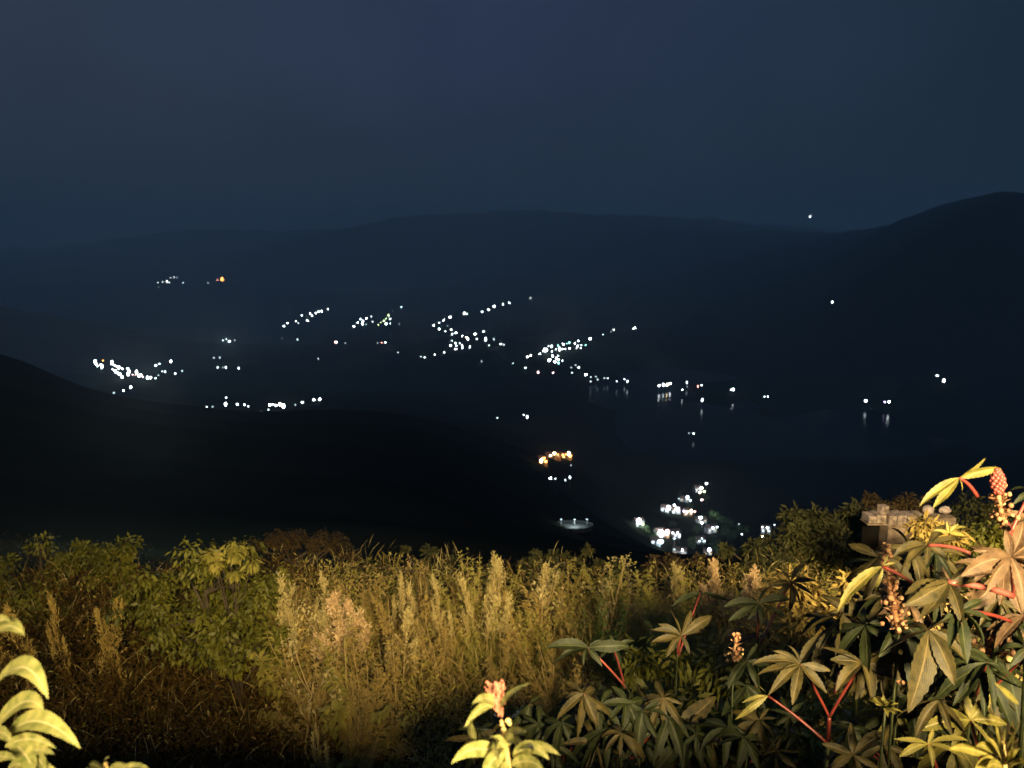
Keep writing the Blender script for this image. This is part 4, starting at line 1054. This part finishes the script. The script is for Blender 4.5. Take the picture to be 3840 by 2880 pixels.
# (x, y, kind, size) in photograph pixels; size = diameter of the glowing globe
CL = {
 'far high group': ('in the small high group on the left', 2500, [(592,1059,'d',4),(611,1057,'d',4),(626,1055,'w',4.5),(634,1059,'d',5),(640,1042,'d',4),(653,1040,'d',4),(663,1041,'f',4),(686,1060,'d',3.5),(594,1077,'f',3.5),(780,1061,'f',3.5)]),
 'far orange pair': ('of the lone high pair on the left', 2500, [(833,1049,'o',13),(815,1050,'r',5)]),
 'haze lamps': ('in the hazy glow behind the ridge', 1750, [(836,1276,'d',4),(849,1272,'w',5),(860,1280,'w',8),(881,1276,'d',4),(1059,1269,'f',4),(1115,1273,'d',4)]),
 'short rising row': ('in the short rising row', 1700, [(1065,1223,'w',5),(1078,1211,'w',5.5),(1110,1204,'w',4.5),(1119,1211,'d',4),(1132,1183,'w',5),(1153,1202,'w',5),(1163,1175,'w',4),(1170,1183,'w',5),(1184,1174,'w',5),(1194,1169,'w',7),(1206,1168,'w',5),(1230,1159,'w',5)]),
 'second group': ('in the group beside the rising row', 1700, [(1327,1224,'w',4.5),(1342,1209,'w',5),(1352,1197,'w',5),(1359,1213,'w',6),(1361,1204,'w',4.5),(1374,1194,'w',5),(1393,1187,'w',4),(1398,1206,'w',4.5),(1360,1218,'w',4),(1373,1216,'f',4),(1419,1218,'g',5),(1428,1209,'g',5.5),(1439,1203,'g',5.5),(1448,1194,'g',5),(1457,1182,'g',5),(1463,1196,'w',5.5),(1448,1214,'w',5),(1463,1213,'w',4),(1505,1151,'w',6),(1497,1215,'f',4),(1472,1166,'f',3.5)]),
 'foot lamps': ('along the foot of the far slope', 1000, [(1193,1345,'f',4.5),(1257,1283,'r',6),(1263,1283,'w',4),(1295,1287,'f',3.5),(1416,1286,'f',4),(1431,1285,'r',4.5),(1445,1284,'w',6),(1493,1322,'d',6),(1578,1337,'d',5),(1592,1340,'d',6),(1630,1329,'w',4.5),(1666,1321,'d',6),(1806,1355,'f',4),(1923,1362,'d',5)]),
 'zigzag': ('in the long zigzag of road lamps', 1000, [(1627,1220,'w',5),(1647,1210,'w',5.5),(1664,1201,'w',5),(1688,1189,'w',5.5),(1741,1175,'w',6),(1751,1177,'d',3.5),(1808,1169,'w',6),(1833,1161,'w',6),(1853,1149,'w',7),(1886,1141,'d',4.5),(1909,1136,'w',6),(1989,1116,'d',5),(1647,1234,'w',6.5),(1670,1242,'w',5),(1692,1236,'w',6),(1710,1248,'w',6),(1696,1253,'d',4.5),(1734,1260,'w',5),(1754,1271,'w',7),(1749,1265,'y',4),(1788,1271,'d',5),(1781,1253,'w',6.5),(1813,1243,'w',6.5),(1821,1272,'w',6.5),(1852,1272,'f',4.5),(1834,1295,'d',5),(1878,1290,'w',5.5),(1889,1293,'d',4),(1690,1296,'w',8),(1695,1277,'d',4.5),(1708,1287,'w',4.5),(1724,1287,'d',4),(1712,1297,'w',4.5),(1707,1309,'w',5),(1713,1309,'w',4),(1733,1296,'w',6),(1734,1305,'w',5),(1762,1301,'d',5.5),(1678,1222,'f',4)]),
 'bright cluster': ('in the brightest middle cluster', 900, [(1978,1338,'w',6),(1990,1333,'w',5),(1970,1379,'w',5),(2018,1396,'p',7),(2074,1398,'p',6),(2025,1327,'w',6.5),(2046,1312,'w',12),(2037,1316,'w',6),(2057,1298,'d',5),(2069,1299,'w',5),(2093,1296,'t',6),(2112,1290,'w',8.5),(2126,1288,'t',6),(2135,1285,'t',5),(2085,1310,'w',7.5),(2099,1309,'w',7),(2109,1309,'w',6),(2119,1309,'w',4.5),(2070,1318,'d',5),(2136,1307,'w',7),(2156,1288,'w',5.5),(2169,1278,'w',6.5),(2166,1298,'w',5),(2180,1294,'w',6.5),(2196,1294,'t',6),(2178,1305,'w',5.5),(2162,1306,'d',4.5),(2213,1269,'w',8.5),(2261,1255,'w',5),(2291,1244,'f',4.5),(2302,1237,'w',7),(2376,1232,'w',4.5),(2381,1229,'w',4.5),(2072,1335,'w',5),(2093,1334,'d',4.5),(2060,1350,'w',8),(2086,1344,'w',5.5),(2095,1348,'w',6),(2109,1352,'w',6.5),(2081,1356,'w',7),(2094,1361,'t',6)]),
 'below bright cluster': ('below the brightest middle cluster', 800, [(2142,1378,'f',5),(2159,1369,'f',4.5),(2170,1378,'d',7),(2145,1398,'d',7),(2197,1404,'w',7),(2215,1414,'d',6),(2215,1430,'d',5),(2235,1412,'f',5),(2241,1423,'f',6),(2266,1418,'f',5),(2279,1418,'d',5),(2313,1430,'d',6),(2342,1422,'w',7),(2353,1430,'w',6)]),
 'shore': ('on the far shore of the lake', 740, [(2472,1446,'w',7),(2488,1443,'w',9),(2513,1438,'w',8.5),(2501,1443,'y',6),(2576,1434,'d',5),(2577,1450,'f',5),(2559,1462,'w',5.5),(2631,1444,'w',9),(2617,1449,'r',6),(2749,1460,'w',9),(2741,1462,'d',7),(2867,1487,'d',5),(2879,1487,'w',5),(2633,1500,'w',6),(3247,1503,'w',9.5),(3334,1507,'w',10),(3318,1507,'v',9)]),
 'mountain': ('alone on the dark mountain side', 900, [(3121,1133,'d',6),(3037,812,'w',6),(3515,1409,'d',9),(3540,1427,'w',10)]),
 'mid slope pair': ('on the dark near slope', 400, [(1865,1567,'d',7),(1964,1556,'d',7),(1977,1564,'d',6),(2601,1626,'w',8.5),(2584,1624,'f',5),(2065,1793,'w',10),(2082,1795,'d',8),(2137,1790,'d',6),(2120,1800,'f',6),(2141,1745,'f',5)]),
 'left town': ('in the dense left hand town', 700, [(357,1357,'w',8),(361,1366,'w',7),(366,1373,'w',6),(382,1374,'w',10),(376,1368,'w',6),(386,1352,'o',8),(420,1360,'w',8),(431,1371,'w',8),(422,1385,'w',7),(438,1374,'w',7),(445,1378,'w',7),(458,1382,'w',6.5),(440,1398,'w',9),(449,1403,'w',9),(458,1414,'w',7),(432,1392,'w',6),(479,1382,'w',8),(484,1394,'w',8),(481,1403,'w',8),(497,1405,'p',6),(512,1396,'w',8),(522,1409,'w',9),(508,1407,'p',6),(535,1413,'p',7),(528,1405,'w',6),(553,1416,'w',8),(564,1416,'w',8),(584,1370,'w',7),(598,1364,'d',7),(641,1355,'w',10),(608,1392,'d',6),(619,1394,'d',6),(594,1407,'f',6),(583,1418,'d',7),(657,1401,'d',7),(683,1391,'f',6),(802,1342,'f',6),(824,1341,'f',6),(816,1378,'d',6),(836,1378,'f',5),(847,1378,'d',6),(895,1381,'d',5)]),
 'left lower': ('above the edge of the black hillside', 500, [(427,1473,'f',6),(463,1465,'w',9),(490,1452,'w',9),(488,1495,'w',8),(495,1499,'w',6),(510,1500,'w',9),(521,1504,'w',7),(775,1526,'d',6),(797,1525,'f',6),(848,1491,'d',6),(846,1516,'w',10),(890,1516,'w',9),(917,1518,'w',7),(931,1524,'d',6),(1012,1518,'w',8),(1023,1516,'w',8),(1035,1520,'w',9),(1050,1516,'y',9),(1063,1523,'w',8),(1006,1536,'w',6),(980,1546,'f',6),(1134,1509,'d',8),(1107,1518,'f',6),(1177,1499,'w',8.5),(1199,1497,'w',10)]),
 'farm': ('along the warm lit farm buildings', 380, [(2030,1727,'y',9),(2040,1718,'o',8),(2065,1708,'y',9),(2079,1700,'y',12),(2092,1704,'o',6),(2110,1706,'o',7),(2122,1704,'o',9),(2133,1701,'y',14),(2141,1708,'o',9)]),
}
NEAR = [(2649,1813,'w',9),(2630,1830,'w',10),(2624,1846,'y',8),(2641,1843,'g',9),(2578,1865,'w',11),(2546,1870,'f',9),(2589,1876,'d',9),(2632,1874,'p',8),(2507,1904,'w',14),(2529,1895,'w',13),(2539,1908,'w',14),(2565,1916,'v',9),(2578,1918,'g',10),(2592,1916,'y',11),(2605,1918,'r',8),(2627,1941,'w',14),(2632,1960,'w',13),(2673,1979,'w',12),(2654,1970,'d',10),(2689,1976,'d',10),(2771,1965,'f',7),(2782,2003,'d',6),(2858,1976,'w',7),(2868,1970,'d',7),(2878,1979,'w',10),(2904,1968,'d',7),(2859,2011,'y',6),(2396,1954,'w',20),(2410,1965,'g',8),(2478,1992,'w',20),(2502,1996,'p',16),(2480,2011,'w',15),(2478,2030,'w',19),(2523,1998,'d',10),(2541,1999,'w',9),(2548,2011,'d',12),(2529,2019,'f',9),(2632,2019,'d',9),(2638,2030,'f',10),(2480,2069,'w',8),(2559,2063,'w',9),(2529,2060,'f',8),(2660,2062,'w',13)]

def hit(px, py, y0, extra):
    """where the ray meets a height of 'extra' above ground or water"""
    r = ray(px, py); ys = 30 * 1.002 ** np.arange(0, 2900); ys = ys[ys < 8800]
    z = np.maximum(land_rel(r[0] * ys, ys), WATER) + extra
    rz_ = r[2] * ys
    below = rz_ <= z
    k = int(np.searchsorted(ys, y0))
    if below[k]:
        while k > 0 and below[k - 1]: k -= 1
    else:
        while k < len(ys) - 1 and not below[k]: k += 1
        if not below[k]: k = len(ys) - 60
    return ys[k]

ORD = ['first', 'second', 'third', 'fourth', 'fifth', 'sixth', 'seventh', 'eighth', 'ninth', 'tenth', 'eleventh', 'twelfth', 'thirteenth', 'fourteenth', 'fifteenth', 'sixteenth', 'seventeenth', 'eighteenth', 'nineteenth', 'twentieth']
def ordinal(i):
    if i < 20: return ORD[i]
    if i < 30: return 'twenty ' + ORD[i - 20]
    if i < 40: return 'thirty ' + ORD[i - 30]
    return 'forty ' + ORD[i - 40]

_post = {}
def lamp_post(px, py, kind, size, y0, label, group, parts=False, light=0.0, pole=None):
    ph = pole or (6.0 if y0 > 600 else 4.5)
    y = hit(px, py, y0, ph)
    p = at(px, py, y); r = size * 0.5 / F * y * (0.85 if parts else 0.88) * random.uniform(0.6, 1.3)
    g = max(float(land_rel(np.array([p[0]]), np.array([p[1]]))[0]), WATER) + EYE
    if kind == 'w': kind = random.choice(['w', 'w', 'w1', 'w2', 'w2'])
    if parts:
        t = thing('street_lamp', label, 'lamp', (p[0], p[1], g), group)
        mb = MB(); mb.tube([(p[0], p[1], g - 0.3), (p[0], p[1], p[2] - r * 0.8)], [0.09, 0.06], 6); mb.build('pole', M_metal, t)
        mb = MB(); mb.ball(p, r, 10, 8, sz=random.choice([0.6, 0.8, 1.0, 1.3])); mb.build('lamp_globe', EM[kind], t)
        mb = MB(); mb.tube([p + UP * r * 0.75, p + UP * r * 1.05, p + UP * r * 1.1], [r * 0.75, r * 0.5, r * 0.1], 8); mb.build('lamp_cap', M_metal, t)
    else:
        mb = MB()
        mb.tube([(p[0], p[1], g - 0.5), (p[0], p[1], p[2] - r * 0.8)], [0.14, 0.09], 4, mi=1)
        mb.ball(p, r, 8, 6, mi=0, sz=random.choice([0.7, 1.0, 1.0, 1.5, 1.9]))
        mb.tube([p + UP * r * 0.8, p + UP * r * 1.1], [r * 0.6, r * 0.3], 6, mi=1)
        o = mb.build('street_lamp', [EM[kind], M_pole]); tag(o, label, 'lamp', group)
    if light:
        ld = bpy.data.lights.new('lamp_light', 'POINT'); ld.energy = light; ld.shadow_soft_size = r
        c = EM[kind].node_tree.nodes['Principled BSDF'].inputs['Emission Color'].default_value
        ld.color = (c[0], c[1], c[2])
        lo = bpy.data.objects.new('lamp_light', ld); COL.objects.link(lo)
        lo.location = (p[0], p[1] - r * 1.3, p[2] - r * 0.3)
    return p, g

for name, (where, y0, pts) in CL.items():
    order = sorted(range(len(pts)), key=lambda i: pts[i][0])
    for rank, i in enumerate(order):
        x, y, k, s_ = pts[i]
        big = s_ >= 8
        lb = f"{'large ' if big else ''}{HUE[k]} lamp {where}, {ordinal(rank)} from its left"
        lamp_post(x, y, k, s_, y0, lb, 'lamps ' + where)

order = sorted(range(len(NEAR)), key=lambda i: NEAR[i][0])
near_pos = {}
for rank, i in enumerate(order):
    x, y, k, s_ = NEAR[i]
    near_pos[i] = lamp_post(x, y, k, s_, 255, f"{HUE[k]} lamp in the near village, {ordinal(rank)} from its left", 'lamps in the near village', parts=True,
                            light=(800 if s_ >= 12 else 400) if (k in 'wpy' and s_ >= 9) else 0, pole=3.4)

# houses of the near village, each beside a lamp
def house(x, y, g, w_, d_, h_, rot, wall, label, lit=None, gable=True):
    t = thing('house', label, 'house', (x, y, g), 'houses of the near village')
    cs, sn = math.cos(rot), math.sin(rot)
    def R(p): return np.array([x + p[0] * cs - p[1] * sn, y + p[0] * sn + p[1] * cs, g + p[2]])
    mb = MB(); mb.box((x, y, g + h_ / 2 - 0.5), (w_, d_, h_ + 1.0), rot=rot); mb.build('wall', wall, t, smooth=False)
    mb = MB(); o_ = 0.3
    a = [R((-w_/2-o_, -d_/2-o_, h_-0.05)), R((w_/2+o_, -d_/2-o_, h_-0.05)), R((w_/2+o_, d_/2+o_, h_-0.05)), R((-w_/2-o_, d_/2+o_, h_-0.05)), R((-w_/2-o_, 0, h_+(1.2 if gable else 0.35))), R((w_/2+o_, 0, h_+(1.2 if gable else 0.35)))]
    mb.add(a, [(0, 1, 5, 4), (2, 3, 4, 5), (0, 4, 3), (1, 2, 5), (3, 2, 1, 0)]); mb.build('roof', M_roof, t, smooth=False)
    mb = MB(); c = R((-w_ * 0.05, -d_/2 - 0.03, 1.0)); mb.box(c, (0.9, 0.06, 2.0), rot=rot); mb.build('door', M_door, t, smooth=False)
    for sx in (-0.32, 0.3):
        c = R((w_ * sx, -d_/2 - 0.03, 1.5)); mb = MB(); mb.box(c, (0.9, 0.06, 0.8), rot=rot); mb.build('window', lit or M_door, t, smooth=False)
WINW = emat('lit_window_white', (0.8, 0.92, 1.0), 2.5)
WIN = emat('lit_window', (1.0, 0.72, 0.4), 0.9)
HS = [(1, 'white house under the second highest village lamp', M_white, 5.5), (4, 'white house on the steep upper lane of the village', M_white, 6),
      (8, 'white house at the left end of the middle lane', M_white, 5), (10, 'white house beside the three round lamps', M_white, 5.5),
      (13, 'ochre house lit in warm colours below the middle lane', M_ochre, 5), (15, 'tall white house under the lower lane lamps', M_white, 5.5),
      (17, 'low white house right of the lane junction', M_white, 6), (27, 'lone white house left of the village', M_white, 5),
      (29, 'whitewashed house in the lowest block', M_white, 5), (30, 'rosy lit house in the lowest block', M_ochre, 4.5), (32, 'whitewashed house below the lowest block', M_white, 5),
      (34, 'small white house in the dark middle of the lowest block', M_white, 4), (37, 'dimly lit house above the lowest lamps', M_white, 4.5), (24, 'white house at the right end near the dark shrub', M_white, 5),
      (40, 'pale house with a long wall behind the feathery weeds', M_white, 7), (42, 'house under the teal white lamp at the village foot', M_white, 4)]
for i, lb, wl, w_ in HS:
    p, g = near_pos[i]; rnd = random.Random(i)
    hx, hy = p[0] + rnd.uniform(-1.5, 1.5), p[1] + 4.0
    house(hx, hy, ground(hx, hy) + 0.1, w_ * 0.75, 3.4, rnd.uniform(2.0, 2.8), rnd.uniform(-0.4, 0.4), wl, lb, WIN if rnd.random() < 0.35 else WINW)

# village trees
def vtree(px, py, size, label, seed):
    y = hit(px, py, 255, size * 0.6); p = at(px, py, y)
    rg = np.random.default_rng(seed); g = ground(p[0], p[1])
    t = thing('village_tree', label, 'tree', (p[0], p[1], g), 'trees of the near village')
    n = 420; cen = rg.normal(0, 1, (9, 3)) * np.array([0.28, 0.28, 0.2]) * size
    k = rg.integers(0, 9, n); base = p + cen[k] + rg.normal(0, 1, (n, 3)) * size * 0.12
    d = rg.normal(0, 1, (n, 3)); d /= np.linalg.norm(d, axis=1)[:, None]; sd = np.cross(d, rg.normal(0, 1, (n, 3))); sd /= np.linalg.norm(sd, axis=1)[:, None]
    l = size * 0.1
    V = np.stack([base, base + d * l * .5 + sd * l * .35, base + d * l, base + d * l * .5 - sd * l * .35], 1).reshape(-1, 3)
    mb = MB(); mb.add(V, (np.arange(n)[:, None] * 4 + np.arange(4)[None, :]).tolist()); mb.build('crown', M_vtree, t)
    mb = MB(); mb.tube([(p[0], p[1], g - 0.3), tuple(p)], [0.2, 0.1], 6); mb.build('trunk', M_bark, t)
    return p
VT = [(2677, 1932, 5, 'round tree lit bright green by a village lamp'), (2700, 1945, 4, 'tree right of the round lit tree'), (2735, 1960, 4.5, 'dim tree on the way to the right end lamps'),
      (2420, 1975, 4, 'tree lit from the side by the lone lamp left of the village'), (2455, 2010, 4, 'tree left of the lowest block'), (2600, 2035, 5, 'dark tree between the lowest block and the dim house'),
      (2680, 2040, 5, 'dim tree above the teal white lamp'), (2560, 1850, 4, 'tree beside the steep upper lane'), (2650, 1875, 4, 'tree below the highest lamps'), (2790, 1985, 5, 'dim tree near the right end lamps'),
      (2720, 1990, 4, 'small tree below and right of the lane junction'), (2745, 2010, 5, 'dim tree low on the right side of the village'), (2700, 2060, 4, 'small tree right of the teal white lamp'),
      (2610, 1985, 3.5, 'small tree left of the low white house'), (2520, 1960, 3.5, 'small tree between the middle lane and the lowest block'), (2590, 1895, 3, 'little tree above the warm lamps of the middle lane')]
for i, a in enumerate(VT):
    p = vtree(*a, 70 + i)
    if i in (0, 3):  # added light without a fixture, brightening this tree
        ld = bpy.data.lights.new('lamp_light', 'POINT'); ld.energy = 350; ld.color = (0.8, 1, 0.6); ld.shadow_soft_size = 0.3
        lo = bpy.data.objects.new('lamp_light', ld); COL.objects.link(lo); lo.location = (p[0] - 1, p[1] - 4, p[2] + 1)

# warm farm buildings
for (px, py, w_, lb) in ((2076, 1712, 8, 'long ochre farm building under the warm lamps'), (2125, 1713, 6, 'ochre farm building under the brightest warm lamp'), (2036, 1731, 3.5, 'small ochre outbuilding at the lower left of the farm')):
    y = hit(px, py, 330, 1.5); p = at(px, py, y); g = ground(p[0], p[1])
    o = house(p[0], p[1] + 2, g, w_, 4, 2.6, 0.1, M_ochre, lb, EM['o'] if w_ < 7 else WIN)
    ld = bpy.data.lights.new('lamp_light', 'POINT'); ld.energy = 1500; ld.color = (1, 0.5, 0.18); ld.shadow_soft_size = 0.5
    lo = bpy.data.objects.new('lamp_light', ld); COL.objects.link(lo); lo.location = (p[0], p[1] - 5, g + 5)

# oval lit yard
def yard():
    y = hit(2150, 1972, 230, 0.6); c = at(2150, 1972, y); 
    t = thing('oval_yard', 'oval walled yard with a pale lit floor above the weeds', 'yard', tuple(c))
    mb = MB(); n = 40; rx_, ry_ = 80 / F * y * 0.98, 2.3
    sl = (ground(c[0], c[1] + 5) - ground(c[0], c[1] - 5)) / 10 * 0.3
    zc = c[2]
    V = [(c[0], c[1], zc)] + [(c[0] + rx_ * math.cos(a), c[1] + ry_ * math.sin(a), zc + sl * ry_ * math.sin(a)) for a in np.linspace(0, 2 * math.pi, n, endpoint=False)]
    mb.add(V, [(0, 1 + k, 1 + (k + 1) % n) for k in range(n)]); mb.build('floor', M_court, t, smooth=False)
    mb = MB(); P = np.array(V[1:] + V[1:2]); V2 = []
    for q in P: V2 += [q - UP * 0.5, q + UP * 0.25]
    mb.add(V2, [(2 * k, 2 * k + 2, 2 * k + 3, 2 * k + 1) for k in range(n)]); mb.build('rim_wall', M_court, t, smooth=False)
    for dx, e_, lb in ((0.05, 330, 'bright lamp over the middle of the oval yard'), (-0.62, 60, 'dim lamp over the left end of the oval yard'), (0.66, 10, 'tiny lamp at the right end of the oval yard')):
        q = np.array([c[0] + rx_ * dx, c[1] - 0.5, zc]); s_ = thing('yard_lamp', lb, 'lamp', tuple(q), 'lamps of the oval yard')
        mb = MB(); mb.tube([q, q + UP * 1.2], 0.05, 6); mb.build('pole', M_metal, s_)
        mb = MB(); mb.ball(q + UP * 1.25, 0.14, 8, 6, sz=0.5); mb.build('lamp_globe', EM['f'], s_)
        ld = bpy.data.lights.new('lamp_light', 'POINT'); ld.energy = e_; ld.color = (0.8, 0.95, 1); ld.shadow_soft_size = 0.3
        lo = bpy.data.objects.new('lamp_light', ld); COL.objects.link(lo); lo.location = q + UP * 0.9
yard()

# added fixtureless lights, a faint street glow on the ground of the bigger clusters
for (px, py, y0, e_) in ((440, 1390, 700, 9000), (540, 1410, 700, 9000), (2046, 1315, 900, 9000), (2100, 1312, 900, 9000), (1700, 1295, 1000, 5000), (850, 1278, 1750, 30000), (505, 1500, 500, 2500), (1035, 1520, 500, 2500), (2630, 1950, 255, 350), (2490, 2000, 255, 350), (2560, 1900, 255, 300)):
    y = hit(px, py, y0, 10); p = at(px, py, y)
    ld = bpy.data.lights.new('lamp_light', 'POINT'); ld.energy = e_; ld.color = (0.8, 0.92, 1); ld.shadow_soft_size = 1.0
    lo = bpy.data.objects.new('lamp_light', ld); COL.objects.link(lo); lo.location = p

# ------------------------------------------------------------------ night haze
hz = bpy.data.materials.new('night_haze'); hz.use_nodes = True
t_ = hz.node_tree; t_.nodes.clear()
o_ = t_.nodes.new('ShaderNodeOutputMaterial'); v_ = t_.nodes.new('ShaderNodeVolumePrincipled')
v_.inputs['Color'].default_value = (0.84, 0.94, 0.90, 1); v_.inputs['Density'].default_value = 3.1e-4; v_.inputs['Anisotropy'].default_value = 0.0
t_.links.new(v_.outputs[0], o_.inputs['Volume'])
mb = MB(); mb.box((0, 0, (430 - 420) / 2), (20000, 20000, 850))
ho = mb.build('haze', hz, smooth=False); tag(ho, kind='stuff')
